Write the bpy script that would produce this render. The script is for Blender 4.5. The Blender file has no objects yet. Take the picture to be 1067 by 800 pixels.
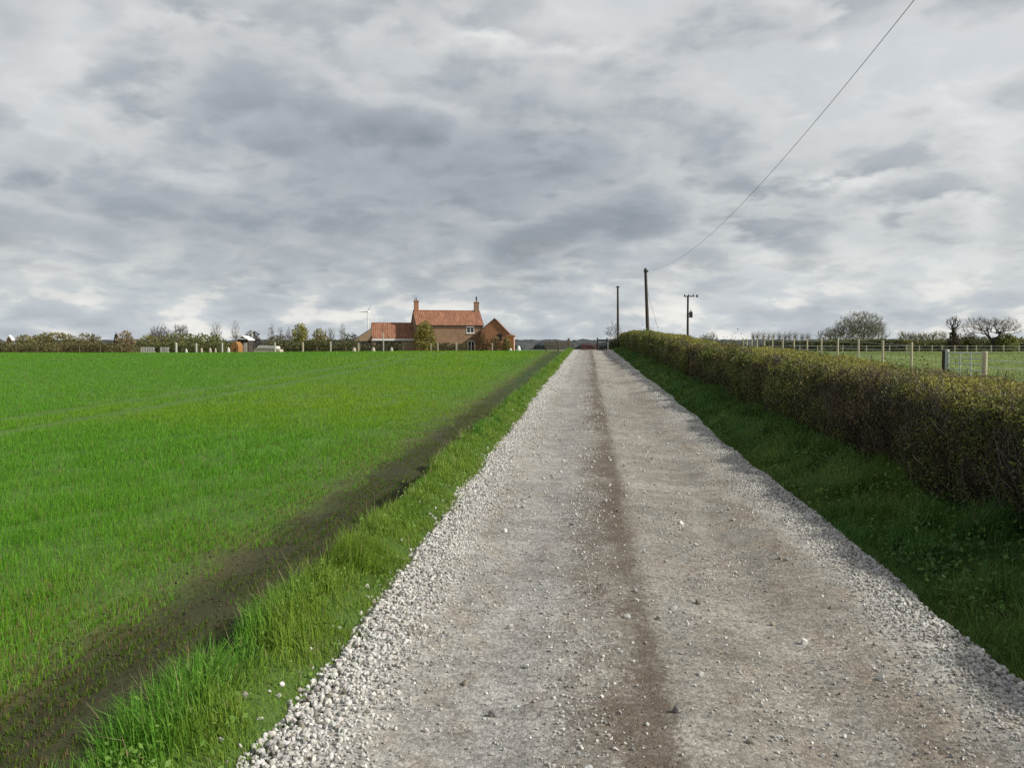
import bpy, math, random
import numpy as np
from mathutils import Vector, Matrix

R = math.radians
rng = np.random.default_rng(7)
random.seed(7)
scene = bpy.context.scene
COL = scene.collection

# ------------------------------------------------------------------ helpers
FOC, CX, CY = 900.0, 533.5, 400.0
EYE = 1.65
YAW, PITCH = R(5.05), R(2.67)
_f = Vector((-math.sin(YAW) * math.cos(PITCH), math.cos(YAW) * math.cos(PITCH), -math.sin(PITCH)))
_r = Vector((math.cos(YAW), math.sin(YAW), 0))
_u = _r.cross(_f)


def ray(px, py):
    return _f + _r * ((px - CX) / FOC) + _u * ((CY - py) / FOC)


def at(px, py, Y):
    d = ray(px, py)
    t = Y / d.y
    return Vector((d.x * t, Y, EYE + d.z * t))


def _hash(ix, iy, seed):
    h = (ix.astype(np.int64) * 374761393 + iy.astype(np.int64) * 668265263 + seed * 1274126177) & 0x7FFFFFFF
    h = ((h ^ (h >> 13)) * 1103515245) & 0x7FFFFFFF
    h = (h ^ (h >> 16)) & 0xFFFFF
    return h / float(0xFFFFF)


def vnoise(x, y, seed=0):
    x = np.asarray(x, float); y = np.asarray(y, float)
    ix = np.floor(x); iy = np.floor(y)
    fx = x - ix; fy = y - iy
    fx = fx * fx * (3 - 2 * fx); fy = fy * fy * (3 - 2 * fy)
    a = _hash(ix, iy, seed); b = _hash(ix + 1, iy, seed)
    c = _hash(ix, iy + 1, seed); d = _hash(ix + 1, iy + 1, seed)
    return (a * (1 - fx) + b * fx) * (1 - fy) + (c * (1 - fx) + d * fx) * fy


def fbm(x, y, seed=0, octv=4):
    s = 0; a = 0.5; t = 0
    for k in range(octv):
        s = s + a * vnoise(x * 2 ** k, y * 2 ** k, seed + k * 17)
        t += a; a *= 0.5
    return s / t


def sstep(a, b, x):
    t = np.clip((np.asarray(x, float) - a) / (b - a), 0, 1)
    return t * t * (3 - 2 * t)


def make_mesh(name, V, quads=None, tris=None, mats=(), col=None, smooth=False, mat_index=None):
    me = bpy.data.meshes.new(name)
    V = np.ascontiguousarray(V, dtype=np.float32)
    me.vertices.add(len(V)); me.vertices.foreach_set('co', V.ravel())
    nq = 0 if quads is None else len(quads); nt = 0 if tris is None else len(tris)
    loops = []
    if nq: loops.append(np.asarray(quads, np.int32).ravel())
    if nt: loops.append(np.asarray(tris, np.int32).ravel())
    L = np.concatenate(loops)
    me.loops.add(len(L)); me.loops.foreach_set('vertex_index', L)
    me.polygons.add(nq + nt)
    starts = np.concatenate([np.arange(nq) * 4, nq * 4 + np.arange(nt) * 3]).astype(np.int32)
    me.polygons.foreach_set('loop_start', starts)
    try:
        me.polygons.foreach_set('loop_total', np.concatenate([np.full(nq, 4), np.full(nt, 3)]).astype(np.int32))
    except Exception:
        pass
    me.polygons.foreach_set('use_smooth', np.full(nq + nt, bool(smooth)))
    for m in (mats if isinstance(mats, (list, tuple)) else [mats]):
        me.materials.append(m)
    if mat_index is not None:
        me.polygons.foreach_set('material_index', np.asarray(mat_index, np.int32))
    me.update(calc_edges=True)
    if col is not None:
        c = np.ones((len(V), 4), np.float32); c[:, :3] = col
        a = me.color_attributes.new('Col', 'FLOAT_COLOR', 'POINT')
        a.data.foreach_set('color', c.ravel())
    me.validate()
    return me


def link(name, me, parent=None, loc=None):
    o = bpy.data.objects.new(name, me)
    COL.objects.link(o)
    if parent is not None: o.parent = parent
    if loc is not None: o.location = loc
    return o


def tag(o, label=None, cat=None, group=None, kind=None):
    if label: o['label'] = label
    if cat: o['category'] = cat
    if group: o['group'] = group
    if kind: o['kind'] = kind
    return o


def empty(name, loc=(0, 0, 0), rz=0, label=None, cat=None, group=None):
    o = bpy.data.objects.new(name, None)
    o.empty_display_size = 0.2
    COL.objects.link(o); o.location = loc; o.rotation_euler = (0, 0, rz)
    return tag(o, label, cat, group)


class MB:
    """collects simple solids into one mesh"""
    def __init__(s):
        s.v = []; s.q = []; s.t = []; s.n = 0

    def add(s, V, quads=(), tris=()):
        V = np.asarray(V, float)
        s.v.append(V)
        if len(quads): s.q.append(np.asarray(quads, int) + s.n)
        if len(tris): s.t.append(np.asarray(tris, int) + s.n)
        s.n += len(V)
        return s

    def box(s, c, size, rz=0, taper=1.0):
        hx, hy, hz = [d / 2 for d in size]
        V = np.array([[x * hx * (taper if z > 0 else 1), y * hy * (taper if z > 0 else 1), z * hz] for z in (-1, 1) for y in (-1, 1) for x in (-1, 1)])
        ca, sa = math.cos(rz), math.sin(rz)
        V = np.stack([V[:, 0] * ca - V[:, 1] * sa, V[:, 0] * sa + V[:, 1] * ca, V[:, 2]], 1) + np.asarray(c)
        return s.add(V, [(0, 2, 3, 1), (4, 5, 7, 6), (0, 1, 5, 4), (2, 6, 7, 3), (0, 4, 6, 2), (1, 3, 7, 5)])

    def tube(s, pts, rad, n=8, caps=True):
        pts = [np.asarray(p, float) for p in pts]
        rad = [rad] * len(pts) if np.isscalar(rad) else rad
        V = []
        for i, p in enumerate(pts):
            d = pts[min(i + 1, len(pts) - 1)] - pts[max(i - 1, 0)]
            d = d / (np.linalg.norm(d) + 1e-9)
            a = np.array([1.0, 0, 0]) if abs(d[0]) < 0.8 else np.array([0, 1.0, 0])
            x = np.cross(d, a); x /= np.linalg.norm(x); y = np.cross(d, x)
            for k in range(n):
                th = 2 * math.pi * k / n
                V.append(p + rad[i] * (math.cos(th) * x + math.sin(th) * y))
        Q = [(i * n + k, i * n + (k + 1) % n, (i + 1) * n + (k + 1) % n, (i + 1) * n + k) for i in range(len(pts) - 1) for k in range(n)]
        T = []
        if caps:
            m = len(V); V.append(pts[0]); V.append(pts[-1]); e = (len(pts) - 1) * n
            for k in range(n):
                T.append((m, (k + 1) % n, k)); T.append((m + 1, e + k, e + (k + 1) % n))
        return s.add(V, Q, T)

    def prism(s, poly, y0, y1):
        """polygon in (x, z) extruded along y; convex"""
        n = len(poly)
        V = [(x, y0, z) for x, z in poly] + [(x, y1, z) for x, z in poly]
        Q = [(i, (i + 1) % n, n + (i + 1) % n, n + i) for i in range(n)]
        T = [(0, i + 1, i) for i in range(1, n - 1)] + [(n, n + i, n + i + 1) for i in range(1, n - 1)]
        return s.add(V, Q, T)

    def arrays(s):
        return np.concatenate(s.v), (np.concatenate(s.q) if s.q else None), (np.concatenate(s.t) if s.t else None)

    def build(s, name, mat, parent=None, loc=None, smooth=False, col=None):
        V, q, t = s.arrays()
        return link(name, make_mesh(name, V, q, t, mat, col, smooth), parent, loc)


# ------------------------------------------------------------------ materials
def nodes_of(name):
    m = bpy.data.materials.new(name); m.use_nodes = True
    nt = m.node_tree; nt.nodes.clear()
    out = nt.nodes.new('ShaderNodeOutputMaterial')
    return m, nt, out


def N(nt, t, **kw):
    n = nt.nodes.new(t)
    for k, v in kw.items():
        if k in n.inputs.keys() if isinstance(k, str) else False:
            n.inputs[k].default_value = v
        else:
            setattr(n, k, v)
    return n


def mathn(nt, op, a, b=None, c=None, clamp=False):
    n = nt.nodes.new('ShaderNodeMath'); n.operation = op; n.use_clamp = clamp
    for i, v in enumerate((a, b, c)):
        if v is None: continue
        if isinstance(v, (int, float)): n.inputs[i].default_value = v
        else: nt.links.new(v, n.inputs[i])
    return n.outputs[0]


def vmath(nt, op, a, b=None, scale=None):
    n = nt.nodes.new('ShaderNodeVectorMath'); n.operation = op
    for i, v in enumerate((a, b)):
        if v is None: continue
        if isinstance(v, (tuple, list, Vector)): n.inputs[i].default_value = v
        else: nt.links.new(v, n.inputs[i])
    if scale is not None:
        if isinstance(scale, (int, float)): n.inputs['Scale'].default_value = scale
        else: nt.links.new(scale, n.inputs['Scale'])
    return n.outputs['Value'] if op in ('LENGTH', 'DOT_PRODUCT', 'DISTANCE') else n.outputs[0]


def noise(nt, vec, scale, detail=4, rough=0.55, dist=0.0):
    n = nt.nodes.new('ShaderNodeTexNoise')
    n.inputs['Scale'].default_value = scale; n.inputs['Detail'].default_value = detail
    n.inputs['Roughness'].default_value = rough; n.inputs['Distortion'].default_value = dist
    if vec is not None: nt.links.new(vec, n.inputs['Vector'])
    return n


def mixc(nt, fac, a, b, mode='MIX'):
    n = nt.nodes.new('ShaderNodeMix'); n.data_type = 'RGBA'; n.blend_type = mode
    for sock, v in ((n.inputs[0], fac), (n.inputs[6], a), (n.inputs[7], b)):
        if isinstance(v, (int, float)): sock.default_value = v
        elif isinstance(v, (tuple, list)): sock.default_value = (*v, 1) if len(v) == 3 else v
        else: nt.links.new(v, sock)
    return n.outputs[2]


def ramp(nt, fac, stops):
    n = nt.nodes.new('ShaderNodeValToRGB')
    el = n.color_ramp.elements
    while len(el) < len(stops): el.new(0.5)
    for e, (p, c) in zip(el, stops):
        e.position = p; e.color = (*c, 1) if len(c) == 3 else c
    nt.links.new(fac, n.inputs[0])
    return n.outputs[0]


def principled(nt, out, base, rough=0.8, bump=None, bump_s=0.4, bump_d=0.02, metal=0.0, spec=0.3):
    p = nt.nodes.new('ShaderNodeBsdfPrincipled')
    if isinstance(base, tuple): p.inputs['Base Color'].default_value = (*base, 1)
    else: nt.links.new(base, p.inputs['Base Color'])
    p.inputs['Roughness'].default_value = rough; p.inputs['Metallic'].default_value = metal
    p.inputs['Specular IOR Level'].default_value = spec
    if bump is not None:
        b = nt.nodes.new('ShaderNodeBump'); b.inputs['Strength'].default_value = bump_s; b.inputs['Distance'].default_value = bump_d
        nt.links.new(bump, b.inputs['Height']); nt.links.new(b.outputs[0], p.inputs['Normal'])
    nt.links.new(p.outputs[0], out.inputs[0])
    return p


def coords(nt):
    return nt.nodes.new('ShaderNodeTexCoord').outputs['Object']


def attr(nt, name='Col'):
    n = nt.nodes.new('ShaderNodeAttribute'); n.attribute_name = name
    return n.outputs['Color']


def mat_noise(name, c1, c2, scale=8, rough=0.8, metal=0, bump=0.3, bump_d=0.01, spec=0.3, stretch=None):
    m, nt, out = nodes_of(name)
    v = coords(nt)
    if stretch: v = vmath(nt, 'MULTIPLY', v, stretch)
    n = noise(nt, v, scale, 5, 0.6)
    f = ramp(nt, n.outputs[0], [(0.3, (0, 0, 0)), (0.7, (1, 1, 1))])
    c = mixc(nt, f, c1, c2)
    principled(nt, out, c, rough, n.outputs[0], bump, bump_d, metal, spec)
    return m


def mat_leaf(name, trans=0.35, rough=0.55):
    m, nt, out = nodes_of(name)
    c = attr(nt)
    p = nt.nodes.new('ShaderNodeBsdfPrincipled'); nt.links.new(c, p.inputs['Base Color'])
    p.inputs['Roughness'].default_value = rough; p.inputs['Specular IOR Level'].default_value = 0.25
    t = nt.nodes.new('ShaderNodeBsdfTranslucent'); nt.links.new(c, t.inputs[0])
    mx = nt.nodes.new('ShaderNodeMixShader'); mx.inputs[0].default_value = trans
    nt.links.new(p.outputs[0], mx.inputs[1]); nt.links.new(t.outputs[0], mx.inputs[2])
    nt.links.new(mx.outputs[0], out.inputs[0])
    return m


def mat_col(name, rough=0.9, scale=30, amt=0.5, bump_d=0.02, bump_s=0.6, spec=0.2):
    """vertex-colour albedo broken up by noise"""
    m, nt, out = nodes_of(name)
    v = coords(nt)
    n = noise(nt, v, scale, 6, 0.65); n2 = noise(nt, v, scale * 0.13, 4, 0.6)
    f = mathn(nt, 'MULTIPLY', mathn(nt, 'ADD', n.outputs[0], 0.5), mathn(nt, 'ADD', n2.outputs[0], 0.5))
    f = mathn(nt, 'ADD', mathn(nt, 'MULTIPLY', mathn(nt, 'SUBTRACT', f, 1.0), amt), 1.0)
    c = vmath(nt, 'SCALE', attr(nt), scale=f)
    principled(nt, out, c, rough, n.outputs[0], bump_s, bump_d, 0, spec)
    return m


M = {}
M['grass'] = mat_leaf('grass_blades', 0.38)
M['leaf'] = mat_leaf('leaves', 0.30)
M['ground'] = mat_col('soil_and_turf', scale=14, amt=0.9, bump_d=0.05)
M['bark'] = mat_col('bark', scale=9, amt=0.6, bump_d=0.02)
M['stone'] = mat_col('limestone_chippings', rough=0.9, scale=45, amt=0.45, bump_d=0.004, spec=0.25)


def mat_brick(name, c1, c2, mortar, scale=1.0):
    m, nt, out = nodes_of(name)
    v = coords(nt)
    sep = nt.nodes.new('ShaderNodeSeparateXYZ'); nt.links.new(v, sep.inputs[0])
    comb = nt.nodes.new('ShaderNodeCombineXYZ')
    nt.links.new(mathn(nt, 'ADD', sep.outputs[0], sep.outputs[1]), comb.inputs[0]); nt.links.new(sep.outputs[2], comb.inputs[1])
    b = nt.nodes.new('ShaderNodeTexBrick')
    b.inputs['Scale'].default_value = 1.0; b.inputs['Brick Width'].default_value = 0.225 * scale; b.inputs['Row Height'].default_value = 0.075 * scale
    b.inputs['Mortar Size'].default_value = 0.006; b.inputs['Color1'].default_value = (*c1, 1); b.inputs['Color2'].default_value = (*c2, 1); b.inputs['Mortar'].default_value = (*mortar, 1)
    nt.links.new(comb.outputs[0], b.inputs['Vector'])
    n = noise(nt, v, 1.1, 6, 0.65)
    n2 = noise(nt, v, 4.0, 5, 0.7)
    f = mathn(nt, 'ADD', mathn(nt, 'MULTIPLY', n.outputs[0], 0.9), mathn(nt, 'MULTIPLY', n2.outputs[0], 0.7))
    f = mathn(nt, 'ADD', f, 0.2)
    c = vmath(nt, 'SCALE', b.outputs[0], scale=f)
    principled(nt, out, c, 0.9, b.outputs['Fac'], 0.3, -0.006)
    return m


def mat_tile(name, c1, c2):
    m, nt, out = nodes_of(name)
    v = coords(nt)
    st = vmath(nt, 'MULTIPLY', v, (4.0, 0.8, 0.8))
    n = noise(nt, st, 1.0, 5, 0.6); n2 = noise(nt, v, 1.3, 4, 0.6)
    c = mixc(nt, ramp(nt, n.outputs[0], [(0.35, (0, 0, 0)), (0.65, (1, 1, 1))]), c1, c2)
    f = mathn(nt, 'ADD', n2.outputs[0], 0.5)
    c = vmath(nt, 'SCALE', c, scale=f)
    w = nt.nodes.new('ShaderNodeTexWave'); w.bands_direction = 'Z'; w.inputs['Scale'].default_value = 1.6; nt.links.new(v, w.inputs['Vector'])
    principled(nt, out, c, 0.85, w.outputs['Fac'], 0.5, 0.03)
    return m


M['brick'] = mat_brick('weathered_brick', (0.21, 0.122, 0.070), (0.26, 0.165, 0.10), (0.25, 0.195, 0.14))
M['brick_barn'] = mat_brick('red_brick', (0.30, 0.125, 0.06), (0.36, 0.17, 0.085), (0.30, 0.2, 0.14))
M['brick_orange_sunlit'] = mat_brick('orange_brick_sunlit', (0.50, 0.20, 0.08), (0.58, 0.26, 0.11), (0.4, 0.25, 0.15))  # brighter orange paints sunlight into the barn's side wall
M['brick_tan'] = mat_brick('tan_brick', (0.26, 0.19, 0.12), (0.31, 0.22, 0.14), (0.3, 0.25, 0.18))
M['tile'] = mat_tile('clay_pantiles', (0.33, 0.160, 0.094), (0.195, 0.090, 0.056))
M['white'] = mat_noise('white_paint', (0.80, 0.80, 0.78), (0.66, 0.66, 0.63), 5, 0.6)
M['glass'] = mat_noise('dark_glass', (0.02, 0.022, 0.026), (0.035, 0.04, 0.045), 2, 0.08, 0, 0.02, 0.001, 0.5)
M['dark'] = mat_noise('dark_interior', (0.018, 0.016, 0.014), (0.03, 0.027, 0.022), 3, 0.9)
M['wood'] = mat_noise('weathered_timber', (0.24, 0.17, 0.10), (0.14, 0.10, 0.06), 6, 0.85, stretch=(6, 6, 1))
M['newwood'] = mat_noise('pale_treated_timber', (0.50, 0.45, 0.33), (0.40, 0.35, 0.25), 5, 0.8, stretch=(8, 8, 1))
M['pole'] = mat_noise('creosoted_pole', (0.075, 0.06, 0.048), (0.035, 0.029, 0.025), 6, 0.8, stretch=(10, 10, 1))
M['galv'] = mat_noise('galvanised_steel', (0.52, 0.54, 0.54), (0.40, 0.42, 0.43), 9, 0.5, 0.4, 0.1, 0.002)
M['wire'] = mat_noise('cable_rubber', (0.17, 0.17, 0.175), (0.13, 0.13, 0.135), 4, 0.6)
M['red'] = mat_noise('faded_red_paint', (0.20, 0.035, 0.04), (0.12, 0.025, 0.03), 4, 0.5)
M['blackmetal'] = mat_noise('dark_grey_metal', (0.045, 0.047, 0.052), (0.03, 0.031, 0.035), 5, 0.5, 0.3)
M['orange'] = mat_noise('orange_sheet', (0.36, 0.18, 0.055), (0.22, 0.11, 0.04), 3, 0.7, stretch=(4, 4, 0.6))
M['tape'] = mat_noise('pale_tape', (0.6, 0.6, 0.52), (0.5, 0.5, 0.44), 4, 0.7)
M['tan'] = mat_noise('pale_canvas', (0.50, 0.45, 0.36), (0.42, 0.37, 0.28), 2, 0.9)
M['lichen'] = mat_noise('grey_slate', (0.13, 0.13, 0.135), (0.09, 0.09, 0.095), 5, 0.8)

# ------------------------------------------------------------------ terrain
_ty = np.array([-60, 0, 66, 72, 78, 84, 90, 100, 120, 150, 200, 400, 900, 6000], float)
_tz = np.array([-.86, 0, .95, 1.03, 1.05, .99, .86, .55, .12, -.3, -.55, -1.2, -2.5, -6.0], float)
_ry = np.array([-60, 0, 20, 35, 50, 60, 80, 100, 130, 200, 400, 900, 6000], float)
_rz = np.array([-.5, -.05, .02, .16, .42, .56, .70, .62, .45, .0, -1.0, -2.5, -6.0], float)


def _pchip(xs, ys):
    h = np.diff(xs); d = np.diff(ys) / h
    m = np.zeros_like(ys)
    for i in range(1, len(xs) - 1):
        if d[i - 1] * d[i] > 0:
            w1 = 2 * h[i] + h[i - 1]; w2 = h[i] + 2 * h[i - 1]
            m[i] = (w1 + w2) / (w1 / d[i - 1] + w2 / d[i])
    m[0] = d[0]; m[-1] = d[-1]

    def f(x):
        x = np.clip(np.asarray(x, float), xs[0], xs[-1])
        i = np.clip(np.searchsorted(xs, x) - 1, 0, len(xs) - 2)
        t = (x - xs[i]) / h[i]
        return ((1 + 2 * t) * (1 - t) ** 2 * ys[i] + t * (1 - t) ** 2 * h[i] * m[i] + t * t * (3 - 2 * t) * ys[i + 1] + t * t * (t - 1) * h[i] * m[i + 1])
    return f


_fl = _pchip(_ty, _tz); _fr = _pchip(_ry, _rz)


def zbase(X, Y):
    X = np.asarray(X, float); Y = np.asarray(Y, float)
    z = _fl(Y)
    z = z - 0.22 * sstep(-6, -45, X) * sstep(20, 75, Y)
    k = sstep(5.0, 11, X)
    return z * (1 - k) + _fr(Y) * k


def ditch_x(Y):
    return -2.25 + 0.16 * (fbm(np.asarray(Y) * 0.22, np.zeros_like(np.asarray(Y, float)), 5, 3) - 0.5)


def zground(X, Y):
    X = np.asarray(X, float); Y = np.asarray(Y, float)
    z = zbase(X, Y)
    near = sstep(120, 88, Y) * sstep(-40, -10, Y)
    dx = X - ditch_x(Y)
    z = z - near * 0.45 * (1 - 0.75 * sstep(30, 75, Y)) * sstep(-1.66, -2.05, X + 0.10 * (fbm(Y * 0.9, Y * 0, 15, 3) - 0.5))
    z = z - near * 0.08 * np.exp(-(dx / np.where(dx > 0, 0.22, 0.38)) ** 2)
    z = z + near * 0.11 * np.exp(-((X + 1.58) / 0.22) ** 2)
    z = z + near * 0.10 * sstep(2.1, 2.9, X) * sstep(6.0, 4.6, X)
    z = z - near * (0.02 * sstep(-1.45, -1.2, X) * sstep(2.25, 2.0, X) + 0.07 * sstep(-1.10, -0.95, X) * sstep(1.80, 1.65, X))
    z = z + 0.05 * (fbm(X * 0.6, Y * 0.6, 3, 4) - 0.5) * sstep(1.0, 0, np.abs(X - 0.4) / 6 - 1.2) + 0.03 * (fbm(X * 3.3, Y * 3.3, 9, 3) - 0.5)
    return z


def gz(x, y):
    return float(zground(np.array([x]), np.array([y]))[0])


def growing(a, b, s0, rate):
    out = [a]; s = s0
    while out[-1] < b:
        out.append(out[-1] + s); s *= rate
    return out


xs = np.array(sorted(set([round(v, 3) for v in
     list(np.arange(-5, 6.001, 0.1)) + growing(6, 3500, 0.2, 1.10) + [-v for v in growing(5, 3500, 0.2, 1.10)]])))
ys = np.array(sorted(set([round(v, 3) for v in
     list(np.arange(-20, 0, 1.0)) + list(np.arange(0, 20, 0.2)) + list(np.arange(20, 60, 0.5)) + list(np.arange(60, 130, 1.0)) + growing(130, 6500, 2, 1.12)])))
GX, GY = np.meshgrid(xs, ys)
GZ = zground(GX, GY)
nx, ny = len(xs), len(ys)
idx = np.arange(nx * ny).reshape(ny, nx)
Q = np.stack([idx[:-1, :-1], idx[:-1, 1:], idx[1:, 1:], idx[1:, :-1]], -1).reshape(-1, 4)
fx, fy = GX.ravel(), GY.ravel()
soil = np.array([0.080, 0.062, 0.031]); cropc = np.array([0.072, 0.175, 0.022]); verge = np.array([0.065, 0.115, 0.025])
meadow = np.array([0.13, 0.175, 0.045]); rough_c = np.array([0.13, 0.13, 0.06]); farc = np.array([0.10, 0.12, 0.055])
n1 = fbm(fx * 0.7, fy * 0.7, 21, 4)[:, None]; n2 = fbm(fx * 4, fy * 4, 22, 3)[:, None]
C = np.ones((len(fx), 3)) * verge
crop_f = sstep(-2.9, -3.9, fx + (n2[:, 0] - 0.5) * 0.6)[:, None]
furrow_shade = sstep(-3.45, -2.95, fx + (n1[:, 0] - 0.5) * 0.6)[:, None]  # bank's shadow painted into the furrow soil as a darker strip
Cs = (soil * (1 - furrow_shade) + (np.array([0.038, 0.039, 0.017]) + np.array([-0.004, 0.018, 0.0]) * sstep(14, 40, fy)[:, None]) * furrow_shade) * (0.7 + 0.6 * n2)
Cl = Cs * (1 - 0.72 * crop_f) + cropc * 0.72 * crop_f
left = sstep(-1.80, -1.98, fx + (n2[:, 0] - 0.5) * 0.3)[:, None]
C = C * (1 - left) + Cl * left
far_l = sstep(92, 98, fy)[:, None]
C = C * (1 - far_l) + (rough_c * (0.7 + 0.6 * n1)) * far_l
rt = sstep(5.2, 6.5, fx)[:, None]
mead = meadow * (0.6 + 0.8 * n1) + np.array([0.05, 0.03, 0.0]) * (n2 - 0.5)
C = C * (1 - rt) + mead * rt
vf = sstep(160, 420, fy)[:, None]
n3 = fbm(fx * 0.006, fy * 0.004, 31, 3)[:, None]
C = C * (1 - vf) + (farc * (0.5 + n3)) * vf
V = np.stack([fx, fy, GZ.ravel()], 1)
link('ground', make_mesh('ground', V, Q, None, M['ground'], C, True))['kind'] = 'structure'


# ------------------------------------------------------------------ gravel track
def edge_l(Y):
    Y = np.asarray(Y, float)
    return -1.22 + 0.14 * (fbm(Y * 0.8, Y * 0 + 3, 41, 4) - 0.5)


def edge_r(Y):
    Y = np.asarray(Y, float)
    return 1.97 + 0.22 * (fbm(Y * 0.6, Y * 0 + 8, 43, 4) - 0.5)


def track_prof(X, Y):
    """height above base"""
    h = 0.022 + 0 * X
    for c in (-0.40, 1.05):
        h = h - 0.030 * np.exp(-((X - c) / 0.26) ** 2)
    h = h + 0.012 * np.exp(-((X - 0.38) / 0.3) ** 2)
    h = h + 0.014 * np.exp(-((X + 1.0) / 0.2) ** 2) + 0.018 * np.exp(-((X - 1.8) / 0.18) ** 2)
    h = h + 0.022 * (fbm(X * 2.2, Y * 1.3, 51, 4) - 0.5) + 0.010 * (fbm(X * 11, Y * 9, 52, 2) - 0.5)
    return h


def ztrack(X, Y):
    return zbase(X, Y) + track_prof(X, Y)


ty = np.array(list(np.arange(-6, 2, 0.25)) + list(np.arange(2, 16, 0.06)) + list(np.arange(16, 40, 0.2)) + list(np.arange(40, 118, 0.5)))
u = np.linspace(0, 1, 71)
TY, U = np.meshgrid(ty, u, indexing='ij')
EL = edge_l(TY) - 0.05; ER = edge_r(TY) + 0.05
TX = EL + (ER - EL) * U
TZ = ztrack(TX, TY)
TZ = TZ - 0.055 * (sstep(0.03, 0, U) + sstep(0.97, 1, U))
a = TX.ravel(); b = TY.ravel()
pale = np.array([0.315, 0.300, 0.270]); tan = np.array([0.235, 0.220, 0.194]); brown = np.array([0.105, 0.082, 0.060]); grey = np.array([0.270, 0.263, 0.247]); white = np.array([0.50, 0.48, 0.44])
m1 = fbm(a * 1.6, b * 0.5, 61, 4); m2 = fbm(a * 5, b * 2.0, 62, 4); m3 = fbm(a * 9, b * 6, 63, 3)
Ct = np.ones((len(a), 3)) * tan
w = sstep(0.35, 0.65, m1)[:, None]; Ct = Ct * (1 - w) + pale * w
w = (np.exp(-((a + 0.4) / 0.32) ** 2) * (0.5 + 0.6 * m2))[:, None].clip(0, 1); Ct = Ct * (1 - w) + grey * w
w = (0.42 * sstep(0.30, 0.8, a + 0.5 * (m1 - 0.5)) * sstep(40, 18, b))[:, None]; Ct = Ct * (1 - w) + np.array([0.175, 0.158, 0.132]) * w  # near right half darkened: hedge shade put into the track colour
# muddy centre line
cw = 0.235 + 0.03 * np.sin(b * 0.17)
pat = sstep(0.40, 0.66, 0.6 * fbm(a * 5, b * 0.9, 64, 5) + 0.4 * fbm(a * 1.5, b * 0.16, 65, 3))
pat2 = sstep(0.36, 0.62, 0.5 * fbm(a * 6 + 40, b * 1.2, 68, 5) + 0.5 * fbm(a * 2, b * 0.25, 69, 3))
mud = (0.66 * np.exp(-((a - 0.14) / 0.24) ** 2) * (0.60 + 0.6 * sstep(0.36, 0.62, m2)) + np.exp(-((a - cw - 0.02) / 0.10) ** 2) * (0.25 + 0.50 * pat)
       + 0.22 * np.exp(-((a + 0.08) / 0.10) ** 2) * pat2 + 0.16 * sstep(-0.1, 0.3, a) * sstep(1.7, 1.2, a) * sstep(0.35, 0.65, m1)).clip(0, 1)
ripple = fbm(a * 1.4, b * 6.0, 66, 3); patch = fbm(a * 2.6, b * 2.2, 67, 3)
Ct = Ct * (1 + 0.36 * (ripple - 0.5) + 0.40 * (patch - 0.5))[:, None]
w = (0.45 * np.exp(-((a - 1.35) / 0.25) ** 2) * sstep(0.5, 0.7, m2))[:, None]; Ct = Ct * (1 - w) + brown * 1.6 * w
w = (sstep(-0.72, -1.05, a + 0.35 * (m2 - 0.5)) + sstep(1.5, 1.8, a + 0.35 * (m2 - 0.5)))[:, None].clip(0, 1); Ct = Ct * (1 - w) + white * 0.80 * w
w = sstep(0.58, 0.72, m3)[:, None] * 0.35; Ct = Ct * (1 - w) + brown * 2.0 * w
nx, ny = len(u), len(ty)
idx = np.arange(nx * ny).reshape(ny, nx)
Q = np.stack([idx[:-1, :-1], idx[:-1, 1:], idx[1:, 1:], idx[1:, :-1]], -1).reshape(-1, 4)


def mat_track():
    m, nt, out = nodes_of('crushed_limestone_track')
    v = coords(nt)
    c = attr(nt)
    v2 = vmath(nt, 'ADD', v, vmath(nt, 'SCALE', noise(nt, v, 20, 2, 0.5).outputs['Color'], scale=0.02))
    hs = []
    for sc, amt in ((42.0, 0.55), (95.0, 0.5)):
        vo = nt.nodes.new('ShaderNodeTexVoronoi'); vo.inputs['Scale'].default_value = sc; nt.links.new(v2, vo.inputs['Vector'])
        sep = nt.nodes.new('ShaderNodeSeparateColor'); nt.links.new(vo.outputs['Color'], sep.inputs[0])
        f = mathn(nt, 'ADD', mathn(nt, 'MULTIPLY', mathn(nt, 'SUBTRACT', sep.outputs[0], 0.5), amt), 1.0)
        c = vmath(nt, 'SCALE', c, scale=f)
        hs.append(mathn(nt, 'MULTIPLY', mathn(nt, 'SUBTRACT', 0.6, vo.outputs['Distance']), mathn(nt, 'ADD', sep.outputs[1], 0.2)))
    mn = noise(nt, v, 26, 6, 0.72)
    an = nt.nodes.new('ShaderNodeAttribute'); an.attribute_name = 'Mud'
    mr = nt.nodes.new('ShaderNodeMapRange'); mr.interpolation_type = 'SMOOTHSTEP'
    nt.links.new(mathn(nt, 'ADD', an.outputs['Fac'], mathn(nt, 'MULTIPLY', mathn(nt, 'SUBTRACT', mn.outputs[0], 0.5), 1.9)), mr.inputs[0])
    mr.inputs[1].default_value = 0.05; mr.inputs[2].default_value = 1.15
    c = mixc(nt, mathn(nt, 'MULTIPLY', mr.outputs[0], 0.88), c, (0.098, 0.074, 0.054))
    n = noise(nt, v, 7, 8, 0.7)
    c = vmath(nt, 'SCALE', c, scale=mathn(nt, 'ADD', mathn(nt, 'MULTIPLY', n.outputs[0], 0.9), 0.55))
    n2 = noise(nt, v, 160, 3, 0.7)
    h = mathn(nt, 'ADD', mathn(nt, 'ADD', hs[0], mathn(nt, 'MULTIPLY', hs[1], 0.5)), mathn(nt, 'MULTIPLY', n2.outputs[0], 0.5))
    principled(nt, out, c, 0.95, h, 0.7, 0.012, 0, 0.15)
    return m


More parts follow.
